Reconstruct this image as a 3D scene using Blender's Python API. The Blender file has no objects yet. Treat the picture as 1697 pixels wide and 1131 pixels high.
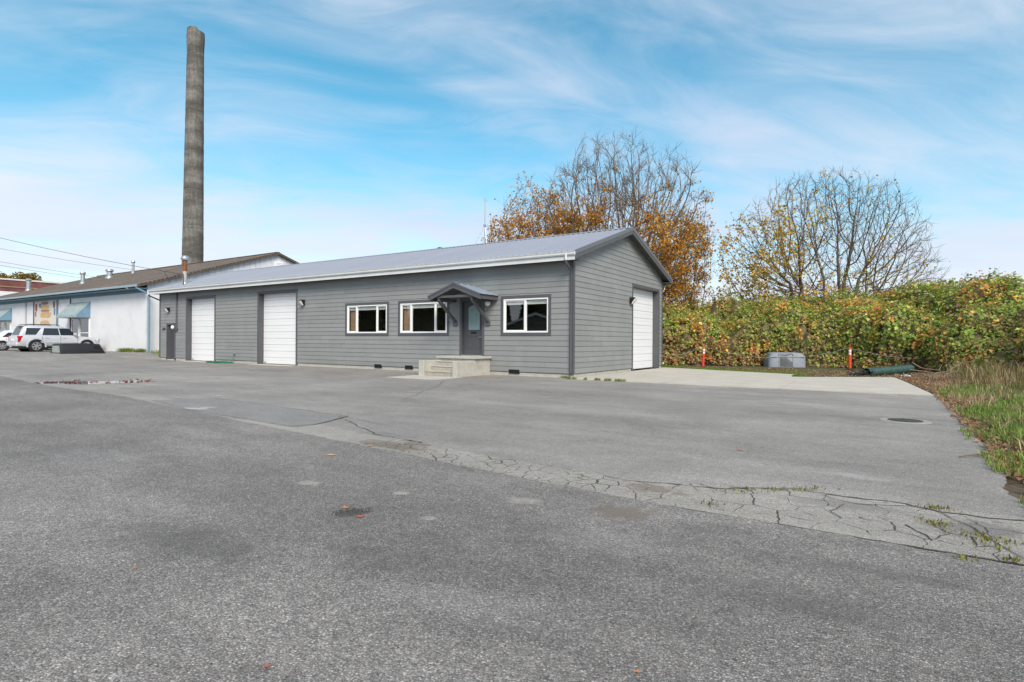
import bpy, bmesh, math, random
import numpy as np
from mathutils import Vector, Matrix, noise as mnoise
R = math.radians
random.seed(7); rng = np.random.default_rng(7)
sc = bpy.context.scene
COL = sc.collection

# ------------------------------------------------------------ camera
cd = bpy.data.cameras.new('camera'); cam = bpy.data.objects.new('camera', cd); COL.objects.link(cam)
cd.lens = 20.0; cd.sensor_width = 36.0; cd.clip_start = 0.05; cd.clip_end = 6000
CAM_H = 1.2; ROLL = R(0.335); FPX = 942.8
cam.matrix_world = Matrix.Translation((0, 0, CAM_H)) @ Matrix.Rotation(R(90), 4, 'X') @ Matrix.Rotation(ROLL, 4, 'Z')
sc.camera = cam

# ------------------------------------------------------------ sky, sun, exposure
SUN_EL, SUN_AZ = R(40), R(167)          # azimuth clockwise from +Y: behind the camera
EXPOSURE = 0.5
vs = sc.view_settings; vs.view_transform = 'Standard'; vs.look = 'None'; vs.gamma = 1.0; vs.exposure = EXPOSURE
world = bpy.data.worlds.new('World'); sc.world = world; world.use_nodes = True

class NT:
    """small node-tree helper"""
    def __init__(s, tree): s.t = tree; s.n = tree.nodes; s.l = tree.links
    def node(s, typ, **kw):
        n = s.n.new(typ)
        for k, v in kw.items(): setattr(n, k, v)
        return n
    def put(s, sock, val):
        if val is None: return
        if hasattr(val, 'is_linked') or isinstance(val, bpy.types.NodeSocket): s.l.new(val, sock)
        else:
            try: sock.default_value = val
            except Exception: sock.default_value = tuple(val) + (1.0,)
    def math(s, op, a, b=None, c=None, clamp=False):
        n = s.node('ShaderNodeMath', operation=op, use_clamp=clamp)
        s.put(n.inputs[0], a); s.put(n.inputs[1], b); s.put(n.inputs[2], c)
        return n.outputs[0]
    def vmath(s, op, a, b=None, scale=None):
        n = s.node('ShaderNodeVectorMath', operation=op)
        s.put(n.inputs[0], a); s.put(n.inputs[1], b)
        if scale is not None: s.put(n.inputs['Scale'], scale)
        return n.outputs['Value'] if op in ('LENGTH', 'DOT_PRODUCT', 'DISTANCE') else n.outputs[0]
    def mix(s, f, a, b, mode='MIX'):
        n = s.node('ShaderNodeMix', data_type='RGBA', blend_type=mode)
        s.put(n.inputs[0], f); s.put(n.inputs[6], a); s.put(n.inputs[7], b)
        return n.outputs[2]
    def noise(s, vec, scale, detail=4, rough=0.55, dist=0.0):
        n = s.node('ShaderNodeTexNoise'); s.put(n.inputs['Vector'], vec)
        n.inputs['Scale'].default_value = scale; n.inputs['Detail'].default_value = detail
        n.inputs['Roughness'].default_value = rough; n.inputs['Distortion'].default_value = dist
        return n.outputs['Fac']
    def vor(s, vec, scale, feature='F1', rand=1.0):
        n = s.node('ShaderNodeTexVoronoi', feature=feature); s.put(n.inputs['Vector'], vec)
        n.inputs['Scale'].default_value = scale; n.inputs['Randomness'].default_value = rand
        return n
    def ramp(s, fac, stops, interp='LINEAR'):
        n = s.node('ShaderNodeValToRGB'); s.put(n.inputs[0], fac); cr = n.color_ramp; cr.interpolation = interp
        while len(cr.elements) < len(stops): cr.elements.new(0.5)
        for e, (p, c) in zip(cr.elements, stops):
            e.position = p; e.color = (c, c, c, 1) if not hasattr(c, '__len__') else tuple(c)[:3] + (1,)
        return n.outputs[0]
    def maprange(s, v, a, b, c=0.0, d=1.0, smooth=False):
        n = s.node('ShaderNodeMapRange'); n.interpolation_type = 'SMOOTHSTEP' if smooth else 'LINEAR'
        s.put(n.inputs[0], v)
        for i, x in enumerate((a, b, c, d)): n.inputs[i + 1].default_value = x
        return n.outputs[0]
    def mapping(s, vec, loc=(0, 0, 0), rot=(0, 0, 0), scale=(1, 1, 1)):
        n = s.node('ShaderNodeMapping'); s.put(n.inputs[0], vec)
        n.inputs[1].default_value = loc; n.inputs[2].default_value = rot; n.inputs[3].default_value = scale
        return n.outputs[0]
    def sep(s, vec):
        n = s.node('ShaderNodeSeparateXYZ'); s.put(n.inputs[0], vec); return n.outputs
    def comb(s, x, y, z):
        n = s.node('ShaderNodeCombineXYZ'); s.put(n.inputs[0], x); s.put(n.inputs[1], y); s.put(n.inputs[2], z); return n.outputs[0]

def build_sky():
    t = NT(world.node_tree); t.n.clear()
    out = t.node('ShaderNodeOutputWorld')
    sky = t.node('ShaderNodeTexSky', sky_type='NISHITA', sun_disc=False)
    sky.sun_elevation = SUN_EL; sky.sun_rotation = SUN_AZ; sky.altitude = 50; sky.air_density = 1.0; sky.dust_density = 0.6; sky.ozone_density = 1.6
    hs = t.node('ShaderNodeHueSaturation'); t.put(hs.inputs['Color'], sky.outputs[0])
    hs.inputs['Hue'].default_value = 0.470; hs.inputs['Saturation'].default_value = 1.28; hs.inputs['Value'].default_value = 1.0
    clear = t.node('ShaderNodeBackground'); t.put(clear.inputs[0], hs.outputs[0]); clear.inputs[1].default_value = 0.135
    # high cirrus sheet: the view direction meets a flat cloud layer
    d = t.node('ShaderNodeTexCoord').outputs['Generated']
    x, y, z = t.sep(d)
    zz = t.math('ADD', t.math('MAXIMUM', z, 0.0), 0.16)
    p = t.comb(t.math('DIVIDE', x, zz), t.math('DIVIDE', y, zz), 0.0)
    warp = t.noise(p, 0.7, 2, 0.5)
    pw = t.vmath('ADD', p, t.comb(t.math('MULTIPLY', warp, 1.2), t.math('MULTIPLY', warp, 0.8), 0.0))
    streak = t.noise(t.mapping(t.mapping(pw, rot=(0, 0, R(-18))), (2.2, 1.3, 0), (0, 0, 0), (0.62, 1.1, 1)), 1.05, 7, 0.5, 0.6)
    veil = t.noise(t.mapping(p, (4.1, 3.3, 0), (0, 0, R(8)), (0.55, 1.0, 1)), 0.62, 5, 0.5)
    wisp = t.noise(t.mapping(t.mapping(pw, rot=(0, 0, R(-14))), (0.3, 7.7, 0), (0, 0, 0), (0.7, 1.8, 1)), 2.4, 8, 0.6, 1.0)
    m = t.math('ADD', t.math('MULTIPLY', streak, 0.62), t.math('ADD', t.math('MULTIPLY', veil, 0.42), t.math('MULTIPLY', wisp, 0.3)))
    m = t.maprange(m, 0.475, 0.82, 0, 1, True)
    haze = t.maprange(z, 0.0, 0.34, 0.5, 0.0, True)
    m = t.math('MINIMUM', t.math('ADD', t.math('MULTIPLY', m, 0.86), haze), 0.93)
    ccol = t.mix(t.maprange(veil, 0.35, 0.65), (0.50, 0.555, 0.67, 1), (0.625, 0.66, 0.715, 1))
    cl = t.node('ShaderNodeBackground'); t.put(cl.inputs[0], ccol); cl.inputs[1].default_value = 1.0
    mx = t.node('ShaderNodeMixShader'); t.put(mx.inputs[0], m); t.l.new(clear.outputs[0], mx.inputs[1]); t.l.new(cl.outputs[0], mx.inputs[2])
    t.l.new(mx.outputs[0], out.inputs[0])
build_sky()
sd = bpy.data.lights.new('sun', 'SUN'); sd.energy = 3.0; sd.angle = R(27); sd.color = (1.0, 0.905, 0.78)
sun = bpy.data.objects.new('sun', sd); COL.objects.link(sun)
sdir = Vector((math.sin(SUN_AZ) * math.cos(SUN_EL), math.cos(SUN_AZ) * math.cos(SUN_EL), math.sin(SUN_EL)))
sun.rotation_euler = sdir.to_track_quat('Z', 'Y').to_euler(); sun.location = sdir * 60
sc.render.engine = 'CYCLES'
sc.cycles.max_bounces = 8; sc.cycles.transparent_max_bounces = 12

# ------------------------------------------------------------ frames and measuring helpers
C0 = Vector((1.967, 18.45, 0)); AX = Vector((0.8365, -0.548, 0)); AY = Vector((0.548, 0.8365, 0))
ROTZ = math.atan2(-0.548, 0.8365)
def LW(lx, ly, z=0.0): return C0 + AX * lx + AY * ly + Vector((0, 0, z))   # building frame -> world
def WL(x, y): q = Vector((x, y, 0)) - C0; return q.dot(AX), q.dot(AY)
def gp(px, py, z=0.0):                                                     # a photo measurement -> point on the ground
    a, b = px - 848.5, 565.5 - py; c, s = math.cos(ROLL), math.sin(ROLL)
    rx, rz = (a * c - b * s) / FPX, (a * s + b * c) / FPX
    k = (z - CAM_H) / rz
    return Vector((rx * k, k, z))
def gl(px, py): p = gp(px, py); return WL(p.x, p.y)
def sstep(a, b, x): t = min(1, max(0, (x - a) / (b - a))); return t * t * (3 - 2 * t)
def gh(lx): return 0.30 * sstep(-27.2, -32.6, lx)                          # the yard rises to the left

# ------------------------------------------------------------ mesh builder
class MB:
    def __init__(s): s.v = []; s.f = []
    def add(s, vs_, fs):
        o = len(s.v); s.v += [tuple(p) for p in vs_]; s.f += [tuple(i + o for i in f) for f in fs]; return s
    def box(s, x0, x1, y0, y1, z0, z1):
        return s.add([(x0, y0, z0), (x1, y0, z0), (x1, y1, z0), (x0, y1, z0), (x0, y0, z1), (x1, y0, z1), (x1, y1, z1), (x0, y1, z1)],
                     [(0, 3, 2, 1), (4, 5, 6, 7), (0, 1, 5, 4), (1, 2, 6, 5), (2, 3, 7, 6), (3, 0, 4, 7)])
    def extrude(s, loop, vec):
        """closed planar loop swept along vec"""
        n = len(loop); a = [Vector(p) for p in loop]; b = [p + Vector(vec) for p in a]
        return s.add(a + b, [tuple(range(n))[::-1], tuple(range(n, 2 * n))] + [(i, (i + 1) % n, n + (i + 1) % n, n + i) for i in range(n)])
    def poly(s, loop): return s.add(loop, [tuple(range(len(loop)))])
    def tube(s, pts, rad, n=6, cap=True):
        pts = [Vector(p) for p in pts]; rad = rad if hasattr(rad, '__len__') else [rad] * len(pts)
        o = len(s.v); t0 = (pts[1] - pts[0]).normalized()
        up = Vector((0, 0, 1)) if abs(t0.z) < 0.9 else Vector((1, 0, 0)); nx = t0.cross(up).normalized()
        for i, p in enumerate(pts):
            t = (pts[min(i + 1, len(pts) - 1)] - pts[max(i - 1, 0)]).normalized()
            nx = (nx - t * nx.dot(t)).normalized(); ny = t.cross(nx)
            for k in range(n):
                a = 2 * math.pi * k / n
                q = p + (nx * math.cos(a) + ny * math.sin(a)) * rad[i]; s.v.append((q.x, q.y, q.z))
        for i in range(len(pts) - 1):
            for k in range(n):
                s.f.append((o + i * n + k, o + i * n + (k + 1) % n, o + (i + 1) * n + (k + 1) % n, o + (i + 1) * n + k))
        if cap:
            s.f.append(tuple(o + k for k in range(n))[::-1]); e = o + (len(pts) - 1) * n; s.f.append(tuple(e + k for k in range(n)))
        return s
    def lathe(s, prof, n=20, c=(0, 0), axis='z'):
        o = len(s.v)
        for r, h in prof:
            for k in range(n):
                a = 2 * math.pi * k / n; q = (c[0] + r * math.cos(a), c[1] + r * math.sin(a), h)
                s.v.append(q if axis == 'z' else ((q[0], q[2], q[1]) if axis == 'y' else (q[2], q[0], q[1])))
        for i in range(len(prof) - 1):
            for k in range(n): s.f.append((o + i * n + k, o + i * n + (k + 1) % n, o + (i + 1) * n + (k + 1) % n, o + (i + 1) * n + k))
        s.f.append(tuple(o + k for k in range(n))[::-1]); e = o + (len(prof) - 1) * n; s.f.append(tuple(e + k for k in range(n)))
        return s
    def build(s, name, mat, parent=None, smooth=False, bevel=0.0, angle=40):
        me = bpy.data.meshes.new(name); me.from_pydata(s.v, [], s.f); me.validate(); me.update()
        bm = bmesh.new(); bm.from_mesh(me); bmesh.ops.recalc_face_normals(bm, faces=bm.faces); bm.to_mesh(me); bm.free()
        return link(name, me, mat, parent, smooth, bevel, angle)

def link(name, me, mat, parent=None, smooth=False, bevel=0.0, angle=40):
    o = bpy.data.objects.new(name, me); COL.objects.link(o)
    if mat is not None: me.materials.append(mat)
    if smooth:
        me.polygons.foreach_set('use_smooth', [True] * len(me.polygons))
        try: me.set_sharp_from_angle(angle=R(angle))
        except Exception: pass
    if bevel:
        m = o.modifiers.new('bevel', 'BEVEL'); m.width = bevel; m.segments = 2; m.limit_method = 'ANGLE'; m.angle_limit = R(35)
    if parent is not None: o.parent = parent
    return o
def tag(o, label=None, cat=None, group=None, kind=None):
    for k, v in (('label', label), ('category', cat), ('group', group), ('kind', kind)):
        if v: o[k] = v
    return o
def thing(name, label, cat, loc=(0, 0, 0), rz=0.0, group=None):
    o = bpy.data.objects.new(name, None); COL.objects.link(o); o.empty_display_size = 0.3
    o.location = loc; o.rotation_euler = (0, 0, rz)
    return tag(o, label, cat, group)
def copy_tree(o, parent=None):
    c = o.copy(); COL.objects.link(c); c.parent = parent
    for ch in o.children: copy_tree(ch, c)
    return c
def in_frame(o):                                     # puts a mesh written in building coordinates into the world
    o.location = C0; o.rotation_euler = (0, 0, ROTZ); return o
def mesh_np(name, V, F, mat, parent=None, col=None, smooth=False):
    """big triangle/quad soups from numpy; col = one colour per vertex"""
    me = bpy.data.meshes.new(name); k = F.shape[1]
    me.vertices.add(len(V)); me.vertices.foreach_set('co', V.astype(np.float32).ravel())
    me.loops.add(F.size); me.loops.foreach_set('vertex_index', F.astype(np.int32).ravel())
    me.polygons.add(len(F)); me.polygons.foreach_set('loop_start', np.arange(0, F.size, k, dtype=np.int32))
    me.update(calc_edges=True)
    if col is not None:
        at = me.color_attributes.new('tint', 'FLOAT_COLOR', 'POINT')
        c4 = np.ones((len(V), 4), np.float32); c4[:, :3] = col; at.data.foreach_set('color', c4.ravel())
    return link(name, me, mat, parent, smooth)

# ------------------------------------------------------------ materials
MATS = {}
def mat(name, col, rough=0.6, metal=0.0, var=0.08, vscale=3.0, bump=0.0, bscale=60.0, spec=0.5, rand=0.0, dirt=0.0, dirtcol=(0.1, 0.09, 0.07), dscale=1.2, coat=0.0):
    """paint/metal/plastic with soft noise variation, per-object shift, dirt and fine relief"""
    m = bpy.data.materials.new(name); m.use_nodes = True; t = NT(m.node_tree)
    b = m.node_tree.nodes['Principled BSDF']; co = t.node('ShaderNodeTexCoord').outputs['Object']
    f = t.maprange(t.noise(co, vscale, 5, 0.6), 0.3, 0.7, 1 - var, 1 + var)
    if rand:
        r = t.node('ShaderNodeObjectInfo').outputs['Random']
        f = t.math('MULTIPLY', f, t.maprange(r, 0, 1, 1 - rand, 1 + rand))
    c = t.mix(1.0, tuple(col) + (1,), t.comb(f, f, f), 'MULTIPLY')
    if dirt:
        dm = t.maprange(t.noise(co, dscale, 7, 0.7), 0.5, 0.78, 0, dirt, True)
        c = t.mix(dm, c, tuple(dirtcol) + (1,))
    t.l.new(c, b.inputs['Base Color']); b.inputs['Metallic'].default_value = metal; b.inputs['Specular IOR Level'].default_value = spec
    b.inputs['Coat Weight'].default_value = coat; b.inputs['Coat Roughness'].default_value = 0.08
    t.l.new(t.maprange(t.noise(co, vscale * 2.3, 4), 0.3, 0.7, rough * 0.85, min(1, rough * 1.15)), b.inputs['Roughness'])
    if bump:
        bn = t.node('ShaderNodeBump'); bn.inputs['Strength'].default_value = bump; bn.inputs['Distance'].default_value = 0.004
        t.l.new(t.noise(co, bscale, 5, 0.6), bn.inputs['Height']); t.l.new(bn.outputs[0], b.inputs['Normal'])
    MATS[name] = m; return m
def leafmat(name, rough=0.55, trans=0.35):
    m = bpy.data.materials.new(name); m.use_nodes = True; t = NT(m.node_tree); b = m.node_tree.nodes['Principled BSDF']
    a = t.node('ShaderNodeAttribute', attribute_name='tint').outputs['Color']
    t.l.new(a, b.inputs['Base Color']); b.inputs['Roughness'].default_value = rough; b.inputs['Specular IOR Level'].default_value = 0.3
    tr = t.node('ShaderNodeBsdfTranslucent'); t.l.new(a, tr.inputs[0])
    mx = t.node('ShaderNodeMixShader'); mx.inputs[0].default_value = trans
    t.l.new(b.outputs[0], mx.inputs[1]); t.l.new(tr.outputs[0], mx.inputs[2]); t.l.new(mx.outputs[0], m.node_tree.nodes['Material Output'].inputs[0])
    MATS[name] = m; return m
def glassmat(name, tint=(0.95, 0.97, 0.96), refl=1.5):
    m = bpy.data.materials.new(name); m.use_nodes = True; t = NT(m.node_tree); t.n.remove(m.node_tree.nodes['Principled BSDF'])
    tr = t.node('ShaderNodeBsdfTransparent'); tr.inputs[0].default_value = tuple(tint) + (1,)
    gl_ = t.node('ShaderNodeBsdfGlossy'); gl_.inputs['Roughness'].default_value = 0.0; gl_.inputs[0].default_value = (1, 1, 1, 1)
    lw = t.node('ShaderNodeLayerWeight'); lw.inputs[0].default_value = 0.5
    fr = t.math('ADD', 0.045, t.math('MULTIPLY', t.math('POWER', lw.outputs['Facing'], 4.0), 0.95))   # Schlick, the same from both sides of the pane
    mx = t.node('ShaderNodeMixShader'); t.put(mx.inputs[0], t.math('MINIMUM', t.math('MULTIPLY', fr, refl), 1.0))
    t.l.new(tr.outputs[0], mx.inputs[1]); t.l.new(gl_.outputs[0], mx.inputs[2]); t.l.new(mx.outputs[0], m.node_tree.nodes['Material Output'].inputs[0])
    MATS[name] = m; return m

mat('siding', (0.236, 0.245, 0.242), 0.55, var=0.06, vscale=1.3, bump=0.25, bscale=40, rand=0.06, dirt=0.22, dirtcol=(0.15, 0.15, 0.142), dscale=1.5)
mat('trim_dark', (0.085, 0.088, 0.096), 0.5, var=0.08, bump=0.15)
mat('door_dark', (0.075, 0.076, 0.085), 0.45, var=0.06)
mat('white_vinyl', (0.8, 0.8, 0.8), 0.35, var=0.02)
mat('white_door', (0.76, 0.77, 0.785), 0.4, var=0.02, vscale=0.8, bump=0.1, bscale=150, dirt=0.06, dirtcol=(0.5, 0.5, 0.48), dscale=0.6)
mat('white_gutter', (0.64, 0.66, 0.66), 0.4, var=0.04, dirt=0.35, dirtcol=(0.42, 0.43, 0.42), dscale=0.9)
mat('metal_roof', (0.36, 0.37, 0.42), 0.42, metal=0.35, var=0.06, vscale=0.6, rand=0.03, dirt=0.2, dirtcol=(0.3, 0.31, 0.33))
mat('canopy_metal', (0.40, 0.46, 0.55), 0.3, metal=0.5, var=0.05)
mat('soffit', (0.075, 0.077, 0.08), 0.7)
mat('concrete', (0.43, 0.415, 0.37), 0.9, var=0.12, vscale=4, bump=0.5, bscale=70, dirt=0.55, dirtcol=(0.16, 0.15, 0.12), dscale=2.6)
mat('step_concrete', (0.36, 0.335, 0.28), 0.95, var=0.18, vscale=7, bump=0.6, bscale=90, dirt=0.6, dirtcol=(0.19, 0.17, 0.13), dscale=5)
mat('black_metal', (0.012, 0.012, 0.013), 0.4)
mat('black_void', (0.006, 0.006, 0.006), 0.9, var=0)
mat('lens_glass', (0.7, 0.72, 0.7), 0.15, var=0.1, vscale=40, spec=0.7)
mat('galvanised', (0.46, 0.48, 0.49), 0.42, metal=0.7, var=0.15, vscale=6)
mat('rusty_pipe', (0.42, 0.4, 0.36), 0.65, metal=0.2, var=0.2, vscale=5, dirt=0.95, dirtcol=(0.28, 0.1, 0.03), dscale=3)
mat('rust', (0.2, 0.075, 0.025), 0.8, var=0.35, vscale=8)
mat('interior', (0.20, 0.19, 0.14), 0.9)
mat('blind', (0.75, 0.75, 0.72), 0.7)
mat('curtain', (0.32, 0.2, 0.13), 0.9, var=0.2, vscale=9)
mat('frosted', (0.24, 0.34, 0.345), 0.3, var=0.06, vscale=2)
mat('hose', (0.01, 0.2, 0.1), 0.4, var=0.15)
glassmat('glass'); glassmat('car_glass', (0.25, 0.28, 0.28), 1.2)
# ============================================================ GROUND
def asphalt(name, scale, lo, hi, tint=(1, 1, 1), var=0.18, bump=0.6, blots=(), speck=0.0, dust=0.0, gapv=0.45):
    m = bpy.data.materials.new(name); m.use_nodes = True; t = NT(m.node_tree); b = m.node_tree.nodes['Principled BSDF']
    co = t.node('ShaderNodeTexCoord').outputs['Object']
    wob = t.vmath('ADD', co, t.vmath('SCALE', t.node('ShaderNodeTexNoise').outputs['Color'], scale=0.0))
    v = t.vor(wob, scale); r, g, bl = t.sep(v.outputs['Color'])
    v2 = t.vor(wob, scale * 2.3); r2 = t.sep(v2.outputs['Color'])[0]
    st = t.math('ADD', t.math('MULTIPLY', t.math('POWER', r, 1.5), 0.7), t.math('MULTIPLY', r2, 0.3))
    gap = t.maprange(v.outputs['Distance'], 0.30, 0.62, 1.0, gapv)
    d_ = hi - lo; val = t.math('MULTIPLY', t.ramp(st, [(0.02, lo), (0.16, lo + .36 * d_), (0.55, lo + .56 * d_), (0.78, lo + .78 * d_), (0.95, hi * 1.25)]), gap)
    if speck:
        sp = t.math('GREATER_THAN', g, 1 - speck); val = t.math('ADD', val, t.math('MULTIPLY', sp, 0.16))
    big = t.noise(co, 0.33, 6, 0.6, 0.4); mid = t.noise(t.mapping(co, (0, 0, 0), (0, 0, 0.3), (0.7, 1.6, 1)), 1.7, 5, 0.6)
    f = t.math('MULTIPLY', t.maprange(big, 0.3, 0.7, 1 - var, 1 + var), t.maprange(mid, 0.3, 0.7, 1 - var * 0.6, 1 + var * 0.6))
    f = t.math('MULTIPLY', f, t.maprange(t.noise(co, 11.0, 5, 0.7), 0.3, 0.7, 1 - var * 0.6, 1 + var * 0.6))
    f = t.math('MULTIPLY', f, t.maprange(t.noise(t.mapping(co, scale=(0.06, 1.0, 1)), 0.9, 3, 0.5), 0.35, 0.65, 1 - var * 0.4, 1 + var * 0.4))
    val = t.math('MULTIPLY', val, f)
    c = t.mix(1.0, t.comb(val, val, val), tuple(tint) + (1,), 'MULTIPLY')
    if dust:
        dm = t.maprange(t.noise(co, 0.9, 6, 0.65), 0.52, 0.75, 0, dust, True); c = t.mix(dm, c, (0.38, 0.36, 0.32, 1))
    ed = t.noise(co, 6.0, 6, 0.7)
    for (bx, by, rx, ry, ang, colr, amt) in blots:
        q = t.mapping(t.vmath('SUBTRACT', co, (bx, by, 0)), (0, 0, 0), (0, 0, -ang), (1, 1, 1))
        q = t.vmath('DIVIDE', q, (rx, ry, 1e6))
        dm = t.math('ADD', t.vmath('LENGTH', q), t.math('MULTIPLY', t.math('SUBTRACT', ed, 0.5), 2.6))
        k = t.math('MULTIPLY', t.maprange(dm, 0.45, 1.05, 1, 0, True), amt)
        k = t.math('MULTIPLY', k, t.maprange(r, 0, 1, 0.55, 1.0))
        c = t.mix(k, c, tuple(colr) + (1,))
    t.l.new(c, b.inputs['Base Color']); b.inputs['Roughness'].default_value = 0.85; b.inputs['Specular IOR Level'].default_value = 0.35
    bn = t.node('ShaderNodeBump'); bn.inputs['Strength'].default_value = bump; bn.inputs['Distance'].default_value = 0.005
    hgt = t.math('SUBTRACT', t.math('MULTIPLY', r, 0.5), v.outputs['Distance'])
    t.l.new(hgt, bn.inputs['Height']); t.l.new(bn.outputs[0], b.inputs['Normal'])
    MATS[name] = m; return m
def bl(px, py, rx, ry, ang, col, amt): a = gl(px, py); return (a[0], a[1], rx, ry, ang, col, amt)
BROWN = (0.16, 0.125, 0.09); SAND = (0.5, 0.46, 0.38); DARK = (0.05, 0.05, 0.05); PALE = (0.55, 0.55, 0.53)
asphalt('road_asphalt', 118, 0.05, 0.435, gapv=0.6, tint=(1.07, 0.985, 0.915), var=0.24, bump=0.8, speck=0.02, blots=[
    bl(1030, 852, 0.26, 0.2, 0.2, BROWN, 0.75), bl(515, 803, 0.13, 0.09, 0, SAND, 0.5), bl(300, 900, 0.8, 0.25, 0.2, DARK, 0.35), bl(760, 1000, 0.6, 0.16, 0.3, PALE, 0.1), bl(1350, 1010, 0.5, 0.2, 0.1, DARK, 0.35), bl(150, 760, 1.2, 0.4, 0.0, PALE, 0.1), bl(620, 930, 0.4, 0.2, 0.1, DARK, 0.3), bl(1500, 960, 0.4, 0.12, 0.1, DARK, 0.4), bl(663, 820, 0.07, 0.06, 0, SAND, 0.55),
    bl(868, 833, 0.17, 0.1, 0.4, SAND, 0.42), bl(585, 852, 0.12, 0.12, 0.9, DARK, 0.95), bl(710, 862, 0.05, 0.05, 0, PALE, 0.4),
    bl(1000, 900, 0.5, 0.25, 0.3, PALE, 0.12), bl(800, 800, 0.5, 0.2, 0.1, PALE, 0.1), bl(1180, 880, 0.3, 0.15, 0.1, DARK, 0.3)])
asphalt('lot_asphalt', 125, 0.165, 0.435, gapv=0.6, tint=(1.07, 0.995, 0.915), var=0.2, bump=0.4, speck=0.012, dust=0.22, blots=[
    bl(1240, 770, 0.9, 0.35, 0.1, PALE, 0.08), bl(1060, 700, 2.2, 0.6, 0, DARK, 0.22), bl(880, 650, 3.0, 0.7, 0.1, DARK, 0.2),
    bl(1418, 790, 0.35, 0.12, -0.2, PALE, 0.22), bl(90, 622, 1.8, 0.9, 0, DARK, 0.3), bl(1350, 690, 1.5, 0.8, 0.2, DARK, 0.2), bl(450, 615, 1.6, 0.7, 0, DARK, 0.35)])
asphalt('old_asphalt', 120, 0.22, 0.49, gapv=0.6, tint=(1.06, 0.98, 0.88), var=0.16, bump=0.5, dust=0.5, blots=[
    bl(650, 740, 0.62, 0.22, 0, BROWN, 0.9), bl(700, 737, 0.4, 0.14, 0, BROWN, 0.8), bl(1080, 813, 0.3, 0.16, 0, BROWN, 0.8), bl(960, 770, 0.15, 0.1, 0, BROWN, 0.5),
    bl(1620, 880, 0.3, 0.25, 0.5, DARK, 0.5), bl(1400, 840, 0.5, 0.14, 0.1, DARK, 0.35)])
asphalt('patch_asphalt', 120, 0.16, 0.40, gapv=0.6, tint=(1.05, 0.99, 0.93), var=0.12, bump=0.4, blots=[bl(325, 678, 0.3, 0.1, 0.2, PALE, 0.85), bl(342, 676, 0.2, 0.08, 0.5, PALE, 0.8)])
asphalt('crack_fill', 90, 0.055, 0.16, tint=(1, 0.95, 0.8), var=0.3, bump=0.8)
def dirtmat(name, c1, c2, c3, scale=9):
    m = bpy.data.materials.new(name); m.use_nodes = True; t = NT(m.node_tree); b = m.node_tree.nodes['Principled BSDF']
    co = t.node('ShaderNodeTexCoord').outputs['Object']
    v = t.vor(co, scale * 3); r = t.sep(v.outputs['Color'])[0]
    c = t.mix(r, tuple(c1) + (1,), tuple(c2) + (1,)); c = t.mix(t.maprange(t.noise(co, 1.1, 6, 0.7), 0.45, 0.6), c, tuple(c3) + (1,))
    t.l.new(c, b.inputs['Base Color']); b.inputs['Roughness'].default_value = 0.95
    bn = t.node('ShaderNodeBump'); bn.inputs['Strength'].default_value = 0.9; bn.inputs['Distance'].default_value = 0.02
    t.l.new(t.noise(co, scale * 4, 6, 0.7), bn.inputs['Height']); t.l.new(bn.outputs[0], b.inputs['Normal']); MATS[name] = m
dirtmat('dirt', (0.085, 0.06, 0.04), (0.16, 0.115, 0.075), (0.07, 0.065, 0.035))
dirtmat('lawn_soil', (0.05, 0.055, 0.02), (0.09, 0.08, 0.035), (0.06, 0.075, 0.02))
mat('pad_concrete', (0.47, 0.435, 0.375), 0.9, var=0.1, vscale=1.5, bump=0.35, bscale=120, dirt=0.35, dirtcol=(0.25, 0.235, 0.19), dscale=1.1)

def jag(pts, step=0.12, amp=0.03, seed=0):
    """resample a polyline and roughen it sideways"""
    out = []; 
    for (a, b) in zip(pts[:-1], pts[1:]):
        a, b = Vector(a).to_2d(), Vector(b).to_2d(); n = max(1, int((b - a).length / step)); d = b - a
        nrm = Vector((-d.y, d.x)).normalized() if d.length else Vector((0, 1))
        for i in range(n):
            p = a + d * (i / n); w = mnoise.noise((p.x * 2.1, p.y * 2.1, seed)) + 0.6 * mnoise.noise((p.x * 7, p.y * 7, seed + 3)) + 0.35 * mnoise.noise((p.x * 23, p.y * 23, seed + 5))
            out.append(p + nrm * w * amp)
    out.append(Vector(pts[-1]).to_2d()); return out
def strip(name, edge, far, z, m, kind='structure'):
    """sheet between a rough edge polyline and a matching far polyline (functions of lx)"""
    mb = MB(); n = len(edge); V = []
    for p, q in zip(edge, far): V += [(p[0], p[1], gh(p[0]) + z), (q[0], q[1], gh(q[0]) + z)]
    mb.add(V, [(2 * i, 2 * i + 1, 2 * i + 3, 2 * i + 2) for i in range(n - 1)])
    o = in_frame(mb.build(name, m)); tag(o, kind=kind); return o

# the base terrain, out to the horizon
xs = [-3000, -400, -120, -60] + [-33 + 0.6 * i for i in range(11)] + [-20, 0, 9, 12, 40, 120, 400, 3000]
g = MB(); ys = [-3000, -300, -60, 0, 60, 300, 3000]
for x in xs:
    for y in ys: g.v.append((x, y, gh(x) - 0.035))
for i in range(len(xs) - 1):
    for j in range(len(ys) - 1): a = i * len(ys) + j; g.f.append((a, a + len(ys), a + len(ys) + 1, a + 1))
tag(in_frame(g.build('ground', MATS['dirt'])), kind='structure')
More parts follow.
